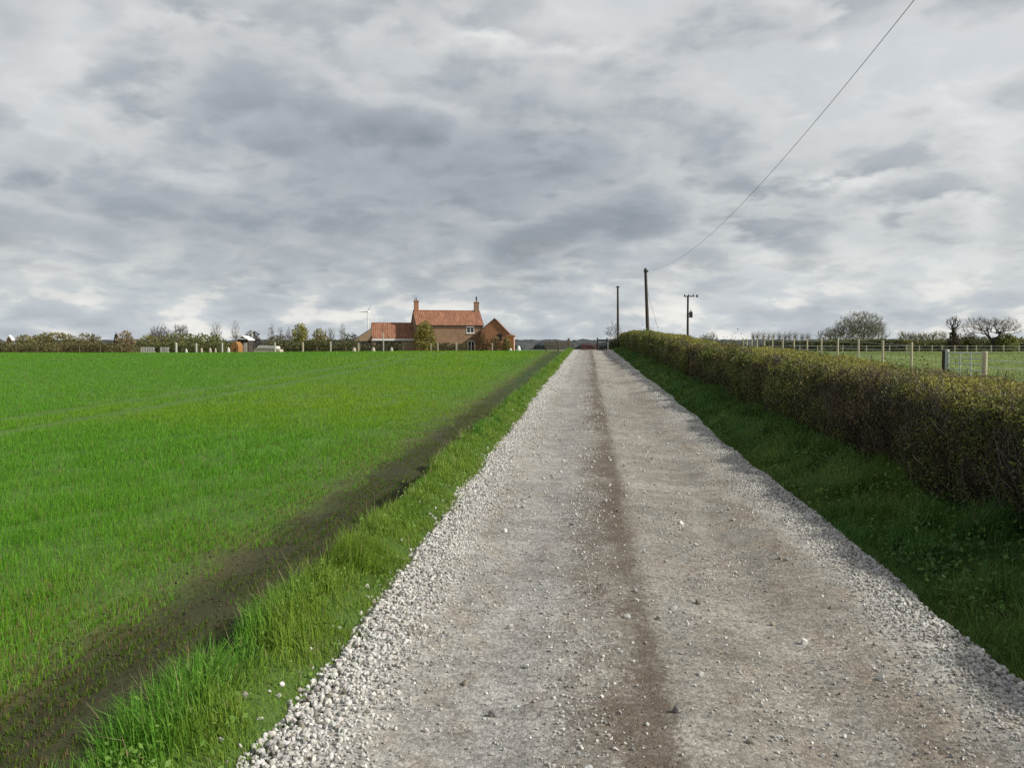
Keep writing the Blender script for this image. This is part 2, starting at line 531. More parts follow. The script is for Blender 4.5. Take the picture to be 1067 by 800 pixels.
tm = make_mesh('gravel_track', np.stack([a, b, TZ.ravel()], 1), Q, None, mat_track(), Ct, True)
at_ = tm.attributes.new('Mud', 'FLOAT', 'POINT'); at_.data.foreach_set('value', mud.astype(np.float32))
link('gravel_track', tm)['kind'] = 'structure'


# ------------------------------------------------------------------ loose stones
def ico(sub):
    import bmesh
    bm = bmesh.new(); bmesh.ops.create_icosphere(bm, subdivisions=sub, radius=1)
    V = np.array([v.co[:] for v in bm.verts]); T = np.array([[v.index for v in f.verts] for f in bm.faces]); bm.free()
    return V, T


def rand_rot(n):
    q = rng.normal(size=(n, 4)); q /= np.linalg.norm(q, axis=1)[:, None]
    w, x, y, z = q.T
    return np.stack([np.stack([1 - 2 * (y * y + z * z), 2 * (x * y - z * w), 2 * (x * z + y * w)], 1),
                     np.stack([2 * (x * y + z * w), 1 - 2 * (x * x + z * z), 2 * (y * z - x * w)], 1),
                     np.stack([2 * (x * z - y * w), 2 * (y * z + x * w), 1 - 2 * (x * x + y * y)], 1)], 1)


def stones(X, Y, S, col, sub, nvar=24, lift=0.3):
    V0, T0 = ico(sub)
    var = []
    for k in range(nvar):
        v = V0.copy()
        for _ in range(7):  # chop planes for an angular broken look
            d = rng.normal(size=3); d /= np.linalg.norm(d); h = rng.uniform(0.45, 0.85)
            e = np.maximum(v @ d - h, 0); v = v - e[:, None] * d
        v *= rng.uniform(0.9, 1.1, size=(len(v), 1))
        var.append(v * np.array([1.0, rng.uniform(0.65, 1.0), rng.uniform(0.5, 0.85)]))
    var = np.array(var)
    n = len(X); k = rng.integers(0, nvar, n)
    P = np.einsum('nij,nvj->nvi', rand_rot(n), var[k]) * S[:, None, None]
    Z = np.where((X > edge_l(Y) - 0.04) & (X < edge_r(Y) + 0.04), ztrack(X, Y), zground(X, Y)) + S * lift
    P += np.stack([X, Y, Z], 1)[:, None, :]
    T = (T0[None] + (np.arange(n) * len(V0))[:, None, None]).reshape(-1, 3)
    c = np.repeat(col, len(V0), axis=0)
    return P.reshape(-1, 3), T, c


def stone_field():
    out = []
    off = 0
    def emit(X, Y, S, sub, bright):
        nonlocal off
        n = len(X)
        base = np.array([0.52, 0.507, 0.475]) * bright[:, None] * rng.uniform(0.62, 1.15, (n, 1))
        dn = rng.uniform(0, 1, n) < 0.16; base[dn] = base[dn] * np.array([0.60, 0.57, 0.52]) * rng.uniform(0.7, 1.1, (dn.sum(), 1))
        base = base + rng.normal(0, 0.006, (n, 3)) + np.array([0.014, 0.008, -0.006]) * rng.uniform(-1, 1, (n, 1))
        P, T, c = stones(X, Y, S, base.clip(0.05, 0.8), sub)
        out.append((P, T + off, c)); off += len(P)
    def strip(y0, y1, dens, smin, smax, sub, side):
        n = int((y1 - y0) * dens)
        Y = rng.uniform(y0, y1, n)
        t = rng.beta(1.1, 1.9, n)
        wv = (0.54 if side < 0 else 0.50) * (0.75 + 0.6 * fbm(Y * 0.7, Y * 0 + side * 5, 71, 3))
        X = edge_l(Y) - 0.09 + t * wv if side < 0 else edge_r(Y) + 0.09 - t * wv
        S = np.exp(rng.uniform(math.log(smin), math.log(smax), n)) * (0.88 - 0.45 * t)
        emit(X, Y, S, sub, np.ones(n) if side < 0 else np.full(n, 0.9))  # right edge stones coloured a little darker, standing in for hedge shade
    for side in (-1, 1):
        strip(1.5, 7, 1350, 0.008, 0.027, 2 if side < 0 else 1, side)
        strip(7, 18, 1050, 0.010, 0.028, 1, side)
        strip(18, 40, 600, 0.018, 0.036, 1, side)
        strip(40, 80, 260, 0.026, 0.05, 1, side)
    # scatter over the running surface, less in the wheel tracks
    for y0, y1, n, s0, s1 in ((1.5, 9, 24000, 0.003, 0.013), (9, 25, 20000, 0.005, 0.016), (25, 78, 11000, 0.011, 0.022)):
        Y = rng.uniform(y0, y1, n); X = rng.uniform(-1.0, 1.85, n)
        pr = 0.12 + 0.75 * np.exp(-((X - 0.0) / 0.16) ** 2) + 0.55 * np.exp(-((X - 0.68) / 0.22) ** 2) + 0.7 * sstep(-0.5, -0.9, X) + 0.6 * sstep(1.2, 1.6, X)
        pr = pr * (0.3 + 1.4 * sstep(0.4, 0.7, fbm(X * 2, Y * 0.8, 77, 3)))
        k = rng.uniform(0, 1, n) < pr
        X, Y = X[k], Y[k]; n = len(X)
        emit(X, Y, np.exp(rng.uniform(math.log(s0), math.log(s1), n)), 1, rng.uniform(0.7, 1.15, n))
    # a few bigger lumps, and strays on the verge
    n = 170; Y = rng.uniform(3, 25, n); X = rng.uniform(-0.7, 1.5, n)
    emit(X, Y, rng.uniform(0.014, 0.028, n), 2, rng.uniform(0.8, 1.1, n))
    n = 420; Y = rng.uniform(2.5, 40, n); X = edge_l(Y) - np.abs(rng.normal(0, 0.11, n)) - 0.05
    emit(X, Y, rng.uniform(0.010, 0.024, n), 1, np.full(n, 1.0))
    P = np.concatenate([o[0] for o in out]); T = np.concatenate([o[1] for o in out]); c = np.concatenate([o[2] for o in out])
    o = link('loose_gravel', make_mesh('loose_gravel', P, None, T, M['stone'], c))
    tag(o, 'loose white limestone chippings heaped along both edges of the track', 'gravel', kind='stuff')


stone_field()


def clods():
    n = 7000
    Y = 2 + 22 * rng.uniform(0, 1, n) ** 1.5; X = rng.uniform(-3.6, -1.95, n)
    S = np.exp(rng.uniform(math.log(0.003), math.log(0.015), n))
    c = np.array([0.050, 0.043, 0.025])[None] * rng.uniform(0.6, 1.5, (n, 1))
    P, T, c = stones(X, Y, S, c, 1)
    o = link('soil_crumbs', make_mesh('soil_crumbs', P, None, T, M['stone'], c))
    tag(o, 'loose brown crumbs of soil along the bare furrow', 'soil', kind='stuff')


clods()


# ------------------------------------------------------------------ grass blades
def blades(X, Y, H, W, col, lean=0.35, leandir=None, z0=None, simple=False):
    n = len(X)
    Z = zground(X, Y) - 0.01 if z0 is None else z0
    B = np.stack([X, Y, Z], 1)
    th = rng.uniform(0, 2 * math.pi, n)
    side = np.stack([np.cos(th), np.sin(th), 0 * th], 1) * (W / 2)[:, None]
    ld = rng.uniform(0, 2 * math.pi, n) if leandir is None else leandir + rng.normal(0, 0.9, n)
    la = np.abs(rng.normal(0, lean, n)).clip(0, 1.3)
    d = np.stack([np.cos(ld), np.sin(ld), 0 * ld], 1)
    up = np.array([0, 0, 1.0])
    tip = B + (d * np.sin(la)[:, None] + up * np.cos(la)[:, None]) * H[:, None]
    if simple:
        Vv = np.stack([B - side, B + side, tip], 1).reshape(-1, 3)
        T = np.arange(n * 3).reshape(n, 3)
        return Vv, None, T, np.repeat(col, 3, axis=0)
    mid = B + (d * np.sin(la * 0.45)[:, None] + up * np.cos(la * 0.45)[:, None]) * (H * 0.55)[:, None]
    Vv = np.stack([B - side, B + side, mid + side * 0.8, mid - side * 0.8, tip], 1).reshape(-1, 3)
    k = np.arange(n)[:, None] * 5
    return Vv, k + np.array([[0, 1, 2, 3]]), k + np.array([[3, 2, 4]]), np.repeat(col, 5, axis=0)


class Pile:
    def __init__(s): s.V = []; s.Q = []; s.T = []; s.C = []; s.n = 0
    def add(s, V, Q, T, C):
        s.V.append(V); s.C.append(C)
        if Q is not None: s.Q.append(Q + s.n)
        if T is not None: s.T.append(T + s.n)
        s.n += len(V)
    def build(s, name, mat, parent=None, smooth=False):
        return link(name, make_mesh(name, np.concatenate(s.V), np.concatenate(s.Q) if s.Q else None, np.concatenate(s.T) if s.T else None, mat, np.concatenate(s.C), smooth), parent)


def mixcol(a, b, t):
    return np.asarray(a)[None] * (1 - t[:, None]) + np.asarray(b)[None] * t[:, None]


# crop
crop = Pile()
for y0, y1, dens, hw, simple in ((1.5, 12, 2300, (0.125, 0.0048), False), (12, 24, 1000, (0.115, 0.0068), False), (24, 45, 330, (0.115, 0.012), True), (45, 92, 115, (0.125, 0.023), True)):
    xl0 = lambda Y: -(0.78 * Y + 5.0)
    n = int(dens * (y1 - y0) * (0.78 * (y0 + y1) / 2 + 5))
    Y = rng.uniform(y0, y1, n); X = rng.uniform(0, 1, n) * (xl0(Y) + 1.95) - 1.95
    row = 0.125
    X = np.where(rng.uniform(0, 1, n) < 0.75, np.round(X / row) * row + rng.normal(0, 0.018, n), X)
    n1 = fbm(X * 0.9, Y * 0.9, 81, 4); n2 = fbm(X * 0.12, Y * 0.07, 83, 3)
    keep = sstep(-2.7, -3.6, X + 0.22 + (n1 - 0.5) * 0.9) * 0.35 + 0.65 * sstep(0.36, 0.56, fbm(X * 2.3, Y * 1.3, 86, 3))
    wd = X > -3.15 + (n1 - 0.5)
    tram = np.minimum(np.abs(X + 12.0), np.abs(X + 13.8))
    tram = np.minimum(tram, np.minimum(np.abs(X + 36), np.abs(X + 37.8)))
    keep = keep * np.where(tram < 0.30, 0.04, 1.0)
    keep = keep * (0.9 + 0.1 * sstep(0.25, 0.5, n1))
    k = (rng.uniform(0, 1, n) < keep) & (Y < 91)
    X, Y, n1, n2, wd = X[k], Y[k], n1[k], n2[k], wd[k]; n = len(X)
    edge = sstep(-3.2, -5.2, X)
    H = hw[0] * rng.uniform(0.7, 1.15, n) * (0.6 + 0.4 * edge) * (0.75 + 0.5 * n1)
    W = hw[1] * rng.uniform(0.7, 1.3, n)
    yel = sstep(0.35, 0.7, n2) * sstep(-26, -5, X)
    c = mixcol((0.098, 0.295, 0.022), (0.205, 0.350, 0.015), (0.75 * yel + rng.uniform(0, 0.35, n)).clip(0, 1))
    c = c * rng.uniform(0.7, 1.25, (n, 1))
    dry = rng.uniform(0, 1, n) < 0.05 + 0.25 * (1 - edge)
    c[dry] = np.array([0.26, 0.20, 0.09]) * rng.uniform(0.6, 1.1, (dry.sum(), 1))
    H[wd] *= 0.75; W[wd] *= 1.2; c[wd] = c[wd] * np.array([0.70, 0.56, 0.8])  # shoots in the strip coloured darker too, as if in the bank's shadow
    crop.add(*blades(X, Y, H, W, c, 0.45, simple=simple))
tag(crop.build('crop_field', M['grass']), 'bright green young cereal crop filling the field left of the track', 'crop', kind='stuff')

# left verge
vg = Pile()
for y0, y1, dens, wmul, simple in ((1.5, 8, 9000, 1.0, False), (8, 18, 5000, 1.4, False), (18, 40, 1900, 2.2, False), (40, 84, 650, 4.0, True)):
    n = int((y1 - y0) * dens * 1.0)
    Y = rng.uniform(y0, y1, n); X = rng.uniform(-1.95, -1.12, n)
    t = (X + 1.85) / 0.7            # 0 at the furrow, 1 at the stones
    cl = fbm(X * 3.0, Y * 2.2, 91, 3)
    k = (X < edge_l(Y) + 0.07 - 0.14 * rng.uniform(0, 1, n) ** 2) & (X > ditch_x(Y) + 0.33 + 0.25 * (cl - 0.4)) & (rng.uniform(0, 1, n) < 0.45 + 0.9 * cl)
    X, Y, t, cl = X[k], Y[k], t[k], cl[k]; n = len(X)
    tall = sstep(0.75, 0.25, t + (cl - 0.5) * 0.5)
    tuft = sstep(0.38, 0.68, fbm(X * 4.2, Y * 3.4, 97, 2))
    H = (0.035 + 0.045 * tuft + 0.12 * tall * (0.35 + 0.8 * tuft)) * rng.uniform(0.5, 1.3, n)
    ldir = math.pi * 0.55 + 3.4 * (fbm(X * 2.0, Y * 1.6, 98, 2) - 0.5) * 2
    W = (0.0032 + 0.002 * tall) * wmul * rng.uniform(0.7, 1.4, n)
    lush = sstep(0.38, 0.62, fbm(X * 1.7 + 9, Y * 1.1, 95, 3))
    c = mixcol((0.205, 0.295, 0.036), (0.098, 0.250, 0.026), (0.25 + 0.75 * tall * lush + rng.uniform(-0.2, 0.2, n)).clip(0, 1))
    c = c * rng.uniform(0.7, 1.3, (n, 1))
    dry = rng.uniform(0, 1, n) < 0.035 + 0.05 * (t < 0.12) + 0.14 * sstep(0.6, 1.0, t)
    c[dry] = np.array([0.34, 0.30, 0.15]) * rng.uniform(0.6, 1.2, (dry.sum(), 1))
    H[dry & (t < 0.3)] *= 1.35
    vg.add(*blades(X, Y, H, W, c, 0.62, leandir=ldir, simple=simple))
tag(vg.build('verge_grass', M['grass']), 'long tufted green grass on the verge between furrow and white stones', 'grass', kind='stuff')

# right verge
vr = Pile()
for y0, y1, dens, wmul, simple in ((1.0, 10, 6500, 1.0, False), (10, 22, 3600, 1.6, False), (22, 45, 1400, 2.6, False), (45, 100, 520, 5.0, True)):
    n = int((y1 - y0) * dens * 1.25)
    Y = rng.uniform(y0, y1, n); X = rng.uniform(1.9, 3.35, n)
    cl = fbm(X * 2.6, Y * 2.0, 101, 3)
    k = (X > edge_r(Y) - 0.02 + 0.10 * rng.uniform(0, 1, n) ** 2) & (rng.uniform(0, 1, n) < 0.4 + 0.9 * cl)
    X, Y, cl = X[k], Y[k], cl[k]; n = len(X)
    tuft = sstep(0.36, 0.68, fbm(X * 3.4, Y * 2.8, 107, 2))
    H = (0.045 + 0.18 * sstep(1.98, 2.4, X) * (0.2 + 1.0 * tuft)) * rng.uniform(0.5, 1.3, n)
    ldir = 6.0 * fbm(X * 2.0, Y * 1.6, 108, 2) * 2
    W = 0.0050 * wmul * rng.uniform(0.6, 1.6, n)
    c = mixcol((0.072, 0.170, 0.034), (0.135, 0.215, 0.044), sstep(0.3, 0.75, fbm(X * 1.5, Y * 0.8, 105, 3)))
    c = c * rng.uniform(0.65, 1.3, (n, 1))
    dry = rng.uniform(0, 1, n) < 0.03
    c[dry] = np.array([0.30, 0.25, 0.13]) * rng.uniform(0.6, 1.1, (dry.sum(), 1))
    vr.add(*blades(X, Y, H, W, c, 0.7, leandir=ldir, simple=simple))
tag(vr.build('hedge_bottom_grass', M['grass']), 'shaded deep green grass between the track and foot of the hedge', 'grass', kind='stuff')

# meadow
md = Pile()
n = 70000
Y = 24 + 96 * rng.uniform(0, 1, n) ** 1.2; X = rng.uniform(0, 1, n) * (0.62 * Y) + 5.5
cl = fbm(X * 0.35, Y * 0.35, 111, 4)
k = rng.uniform(0, 1, n) < sstep(0.25, 0.6, cl)
X, Y, cl = X[k], Y[k], cl[k]; n = len(X)
c = mixcol((0.125, 0.19, 0.042), (0.21, 0.22, 0.07), rng.uniform(0, 1, n) * cl * 1.3) * rng.uniform(0.75, 1.2, (n, 1))
md.add(*blades(X, Y, rng.uniform(0.05, 0.12, n), rng.uniform(0.03, 0.06, n), c, 0.6, simple=True))
tag(md.build('meadow_grass', M['grass']), 'short green grass in the paddock beyond the hedge', 'grass', kind='stuff')


# ------------------------------------------------------------------ leaf and twig clouds
def leaf_quads(P, S, col, flat=0.0):
    n = len(P)
    Rm = rand_rot(n)
    base = np.array([[-0.5, 0, 0], [0.0, -0.33, 0.06], [0.55, 0, 0], [0.0, 0.33, 0.06]])
    Vv = np.einsum('nij,vj->nvi', Rm, base) * S[:, None, None] + P[:, None, :]
    return Vv.reshape(-1, 3), np.arange(n * 4).reshape(n, 4), None, np.repeat(col, 4, axis=0)


def twig_prisms(P0, P1, r0, r1, col):
    n = len(P0)
    d = P1 - P0; d = d / (np.linalg.norm(d, axis=1)[:, None] + 1e-9)
    a = np.where(np.abs(d[:, :1]) < 0.8, np.array([[1.0, 0, 0]]), np.array([[0, 1.0, 0]]))
    x = np.cross(d, a); x /= np.linalg.norm(x, axis=1)[:, None]; y = np.cross(d, x)
    rings = []
    for P, r in ((P0, r0), (P1, r1)):
        for k in range(3):
            th = 2 * math.pi * k / 3
            rings.append(P + (math.cos(th) * x + math.sin(th) * y) * r[:, None])
    Vv = np.stack(rings, 1).reshape(-1, 3)
    o = np.arange(n)[:, None] * 6
    Q = np.concatenate([o + np.array([[k, (k + 1) % 3, 3 + (k + 1) % 3, 3 + k]]) for k in range(3)])
    return Vv, Q, None, np.repeat(col, 6, axis=0)


def weeds(name, label, x0, x1, n_cl, spread, y1, cols, ls0):
    p = Pile()
    for i in range(n_cl):
        Yc = 2 + (y1 - 2) * rng.uniform() ** 1.6; Xc = rng.uniform(x0, x1); n = int(rng.integers(14, 60))
        sp = spread * rng.uniform(0.5, 1.4)
        X = Xc + rng.normal(0, sp, n); Y = Yc + rng.normal(0, sp * 1.2, n)
        k = (X > edge_r(Y) + 0.05) if x0 > 0 else (X < edge_l(Y) - 0.05)
        X, Y = X[k], Y[k]; n = len(X)
        if n < 3: continue
        hz_ = np.abs(rng.normal(0, 0.07, n)) + 0.02
        c1_, c2_ = cols[int(rng.integers(0, len(cols)))]
        p.add(*leaf_quads(np.stack([X, Y, zground(X, Y) + hz_], 1), ls0 * rng.uniform(0.5, 1.5, n) * (1 + Yc * 0.02), mixcol(c1_, c2_, rng.uniform(0, 1, n))))
    tag(p.build(name, M['leaf']), label, 'weeds', kind='stuff')


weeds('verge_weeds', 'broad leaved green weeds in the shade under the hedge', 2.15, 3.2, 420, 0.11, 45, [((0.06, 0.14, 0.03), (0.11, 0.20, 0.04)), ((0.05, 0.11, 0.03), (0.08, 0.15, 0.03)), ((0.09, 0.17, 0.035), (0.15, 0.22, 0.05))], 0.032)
weeds('verge_weeds', 'small broad leaved weeds in the short grass beside the white stones', -1.75, -1.25, 130, 0.07, 30, [((0.10, 0.20, 0.03), (0.16, 0.26, 0.04))], 0.020)

# ------------------------------------------------------------------ the long hedge
def hx_front(Y): return 3.12 + 0.30 * (fbm(Y * 0.5, Y * 0, 121, 4) - 0.5) + 0.30 * (fbm(Y * 1.7, Y * 0 + 4, 122, 2) - 0.5)
def hx_back(Y): return 4.55 + 0.4 * (fbm(Y * 0.5, Y * 0, 123, 3) - 0.5)
def h_top(Y, X=None):
    h = 1.0 + 0.12 * (fbm(Y * 0.6, Y * 0, 125, 3) - 0.5) + 0.10 * sstep(8, 20, Y) + 0.28 * sstep(24, 48, Y) + 0.12 * sstep(50, 60, Y)
    if X is not None: h = h + 0.20 * (fbm(X * 2.2, Y * 1.6, 127, 3) - 0.5)
    return h


hedge = empty('field_hedge', (3.8, 20, gz(3.8, 20)), 0, 'long clipped hawthorn hedge along the right side of the track', 'hedge')
HO = np.array(hedge.location)
# dense inner mass of stems
cy = np.arange(-3, 92.01, 0.35); prof = [(0.0, 0.0), (0.10, 0.45), (0.12, 0.80), (0.28, 0.90), (0.72, 0.90), (0.88, 0.80), (0.92, 0.4), (1.0, 0.0)]
Vc = []
for yv in cy:
    ya = np.array([yv]); f0 = float(hx_front(ya)[0]) + 0.14; f1 = float(hx_back(ya)[0]) - 0.14; ht = float(h_top(ya)[0]) - 0.08
    for j, (pu, pv) in enumerate(prof):
        xx = f0 + (f1 - f0) * pu + 0.10 * (vnoise(np.array([yv * 2.3]), np.array([j * 3.1]), 7)[0] - 0.5)
        Vc.append((xx, yv, gz(xx, yv) - 0.03 + ht * pv * (0.93 + 0.14 * vnoise(np.array([yv * 1.9]), np.array([j * 5.3]), 8)[0])))
Vc = np.array(Vc) - HO; m = len(prof)
Qc = [(i * m + j, i * m + j + 1, (i + 1) * m + j + 1, (i + 1) * m + j) for i in range(len(cy) - 1) for j in range(m - 1)]
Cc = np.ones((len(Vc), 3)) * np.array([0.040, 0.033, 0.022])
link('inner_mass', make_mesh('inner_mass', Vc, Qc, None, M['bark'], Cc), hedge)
hl = Pile(); ht_ = Pile()
for y0, y1, dl, dt, ls, tr in ((-2.5, 5, 1400, 250, 0.040, 0.0045), (5, 13, 6500, 850, 0.0215, 0.0030), (13, 26, 3000, 330, 0.031, 0.0042), (26, 50, 1200, 150, 0.050, 0.0065), (50, 91, 420, 40, 0.095, 0.011)):
    for kind in ('front', 'top', 'back'):
        ex = {'front': 1.1, 'top': 1.35, 'back': 0.35}[kind]
        for what, dens in (('leaf', dl), ('twig', dt)):
            n = int((y1 - y0) * ex * dens)
            Y = rng.uniform(y0, y1, n)
            depth = np.abs(rng.normal(0, 0.07, n)) - 0.03
            if kind == 'top':
                uu = rng.uniform(0, 1, n); X = hx_front(Y) + (hx_back(Y) - hx_front(Y)) * uu
                rnd = 0.14 * (np.abs(uu - 0.5) * 2) ** 4
                Z = h_top(Y, X) - depth - rnd
            else:
                v = rng.uniform(0.03 if kind == 'front' else 0.4, 1.0, n) ** 0.8
                Z = v * h_top(Y)
                bul = 0.14 * (v - 0.5) ** 2 * 4 + 0.26 * (fbm(Y * 1.6, Z * 2.2, 131, 3) - 0.5)
                X = (hx_front(Y) + bul + depth) if kind == 'front' else (hx_back(Y) - bul - depth)
            P = np.stack([X, Y, zground(X, Y) + Z], 1) - HO
            spec = fbm(Y * 0.28, Y * 0 + 2, 133, 3)            # plants of different kinds along the row
            loc = fbm(Y * 2.1, Z * 2.4 + X * 1.3, 135, 3)
            if what == 'leaf':
                green = sstep(0.30, 0.54, 0.55 * loc + 0.45 * spec + (0.05 if kind == 'top' else -0.02))
                k = rng.uniform(0, 1, n) < (0.50 + 0.50 * green) * sstep(0.22, 0.42, loc)
                P, green, loc, spec, Y = P[k], green[k], loc[k], spec[k], Y[k]; n = len(P)
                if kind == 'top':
                    c = mixcol((0.25, 0.20, 0.085), (0.31, 0.315, 0.065), (green * rng.uniform(0.4, 1.2, n)).clip(0, 1))  # top leaves paler than the front: sunlight put into their colour
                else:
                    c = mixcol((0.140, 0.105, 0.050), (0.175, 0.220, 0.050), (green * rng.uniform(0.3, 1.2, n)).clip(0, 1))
                br = (sstep(14, 24, Y) * sstep(46, 34, Y) * sstep(0.55, 0.4, spec))[:, None]
                c = c * (1 - 0.6 * br) + np.array([0.17, 0.11, 0.045]) * 0.6 * br
                c = c * rng.uniform(0.6, 1.4, (n, 1))
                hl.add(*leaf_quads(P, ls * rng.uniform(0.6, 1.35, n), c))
            else:
                L = rng.uniform(0.08, 0.24, n) * (1 + ls * 4)
                d = rng.normal(0, 0.55, (n, 3)); d[:, 2] = np.abs(d[:, 2]) + 0.75
                if kind == 'front': d[:, 0] -= 0.35
                d /= np.linalg.norm(d, axis=1)[:, None]
                top = 0.82 if kind == 'top' else 0.5
                P1 = P + d * (L * (1 - top))[:, None] * (0.6 if kind == 'top' else 1); P0 = P - d * (L * top)[:, None]
                c = mixcol((0.060, 0.048, 0.034), (0.27, 0.24, 0.19), rng.uniform(0, 1, n) ** (2.0 if kind == 'top' else 4.0))
                r = tr * rng.uniform(0.5, 1.3, n)
                ht_.add(*twig_prisms(P0, P1, r, r * 0.7, c))
for q_ in range(90):
    Y0_ = 3 + 60 * rng.uniform() ** 1.5; v_ = rng.uniform(0.25, 1.02); y_ = np.array([Y0_])
    X0_ = float(hx_front(y_)[0]) + (0.05 if v_ < 0.9 else rng.uniform(0.05, 1.1)); Z0_ = v_ * float(h_top(y_)[0])
    sz_ = rng.uniform(0.10, 0.24) * (1 + Y0_ * 0.015); n = int(260 * (sz_ / 0.17) ** 2 / (1 + Y0_ * 0.05)); ls_ = 0.022 * (1 + Y0_ * 0.04)
    d_ = rng.normal(0, 0.5, (n, 3)) * sz_
    P = np.array([X0_, Y0_, gz(X0_, Y0_) + Z0_])[None] + d_ - HO
    c1_, c2_ = [((0.11, 0.15, 0.03), (0.16, 0.20, 0.035)), ((0.09, 0.11, 0.03), (0.13, 0.15, 0.033)), ((0.12, 0.09, 0.04), (0.16, 0.13, 0.05))][int(rng.integers(0, 3))]
    hl.add(*leaf_quads(P, ls_ * rng.uniform(0.6, 1.4, n), mixcol(c1_, c2_, rng.uniform(0, 1, n)) * rng.uniform(0.7, 1.25, (n, 1))))
n = 190
Y = 3 + 30 * rng.uniform(0, 1, n) ** 1.5; X = hx_front(Y) + rng.uniform(-0.06, 0.10, n); z0_ = rng.uniform(-0.02, 0.45, n) * h_top(Y)
P0 = np.stack([X, Y, zground(X, Y) + z0_], 1) - HO
d_ = np.stack([rng.normal(-0.10, 0.22, n), rng.normal(0, 0.35, n), np.ones(n)], 1) * (rng.uniform(0.15, 0.40, n) * h_top(Y))[:, None]
r_ = rng.uniform(0.003, 0.007, n); cs_ = mixcol((0.07, 0.056, 0.04), (0.20, 0.175, 0.135), rng.uniform(0, 1, n))
ht_.add(*twig_prisms(P0, P0 + d_, r_, r_ * 0.6, cs_))
hl.build('foliage', M['leaf'], hedge)
ht_.build('twig', M['bark'], hedge)


# ------------------------------------------------------------------ bushes and trees
def bush_parts(w, d, h, nleaf, nstem, ls, c1, c2, seed, shape='round', gap=0.42, tr=0.02):
    global rng
    keep = rng; rng = np.random.default_rng(seed)
    n = nleaf * 7
    P = rng.uniform(-1, 1, (n, 3)); P[:, 2] = P[:, 2] * 0.5 + 0.5
    r = np.sqrt(P[:, 0] ** 2 + P[:, 1] ** 2)
    if shape == 'round':
        z = P[:, 2]; lim = np.sqrt(np.clip(1 - ((z - 0.42) / 0.6) ** 2, 0, 1))
    elif shape == 'upright':
        z = P[:, 2]; lim = np.clip(np.minimum(z * 3 + 0.25, (1 - z) * 1.6 + 0.15), 0, 1)
    else:                        # hedge-like block with an uneven top
        z = P[:, 2]; lim = np.ones(n)
    ang = np.arctan2(P[:, 1], P[:, 0])
    if shape == 'block':
        ok = z < 0.72 + 0.35 * (fbm((P[:, 0] + 1) * w * 0.45, P[:, 1] + 5, seed, 3))
        den = fbm((P[:, 0]) * w * 0.8 + 50, z * h * 1.2, seed + 3, 3)
    else:
        ok = r < lim * (0.65 + 0.6 * fbm(ang * 1.3 + 7, z * 4, seed, 3))
        den = fbm(ang * 1.6 + 20, z * 5, seed + 3, 3) * 0.7 + 0.3 * vnoise(P[:, 0] * 3 + 9, P[:, 2] * 6 + P[:, 1] * 3, seed + 9)
    k = ok & (den > gap * rng.uniform(0.7, 1.2, n))
    P = P[k][:nleaf]; n = len(P)
    t = (den[k][:nleaf] * 1.1 + rng.uniform(-0.3, 0.3, n)).clip(0, 1)
    P = P * np.array([w / 2, d / 2, h])
    c = mixcol(c1, c2, t) * rng.uniform(0.65, 1.3, (n, 1))
    c = c * (1.35 if shape == 'block' else 1.3); ls = ls * (1.5 if shape == 'block' else 1.7)
    leaf = Pile(); leaf.add(*leaf_quads(P, ls * rng.uniform(0.6, 1.4, n), c))
    stem = Pile()
    B = np.stack([rng.normal(0, 0.03 if shape != 'block' else 0.55, nstem) * w / 2, rng.normal(0, 0.02 if shape != 'block' else 0.1, nstem) * d, np.full(nstem, -0.1)], 1)
    E = B + np.stack([rng.normal(0, 0.33, nstem) * (w / 2 if shape != 'block' else h * 0.4), rng.normal(0, 0.33, nstem) * d / 2, rng.uniform(0.5, 1.0, nstem) * h], 1)
    cs = mixcol((0.10, 0.082, 0.06), (0.16, 0.13, 0.095), rng.uniform(0, 1, nstem))
    rr = tr * rng.uniform(0.6, 1.3, nstem)
    stem.add(*twig_prisms(B, E, rr, rr * 0.4, cs))
    rng = keep
    return leaf, stem


def bush(name, px, pytop, Y, wpx, label, cat, c1, c2, seed, shape='round', nleaf=1500, nstem=30, ls=0.16, dratio=0.8, gap=0.42, group=None, zoff=0.0, tr=0.02):
    p = at(px, pytop, Y); g = gz(p.x, Y) + zoff
    h = p.z - g; w = wpx / FOC * Y * (1.3 if name == 'hedgerow_tree' else 1.04)
    e = empty(name, (p.x, Y, g), 0, label, cat, group)
    leaf, stem = bush_parts(w, min(w * dratio, 3.0 if shape == 'block' else 99), h, nleaf, nstem, ls, c1, c2, seed, shape, gap, tr)
    if shape == 'block':
        leaf.add(stem.V[0], stem.Q[0], None, stem.C[0]); leaf.build('foliage', M['leaf'], e)
    else:
        leaf.build('foliage', M['leaf'], e); stem.build('twig', M['bark'], e)
    return e


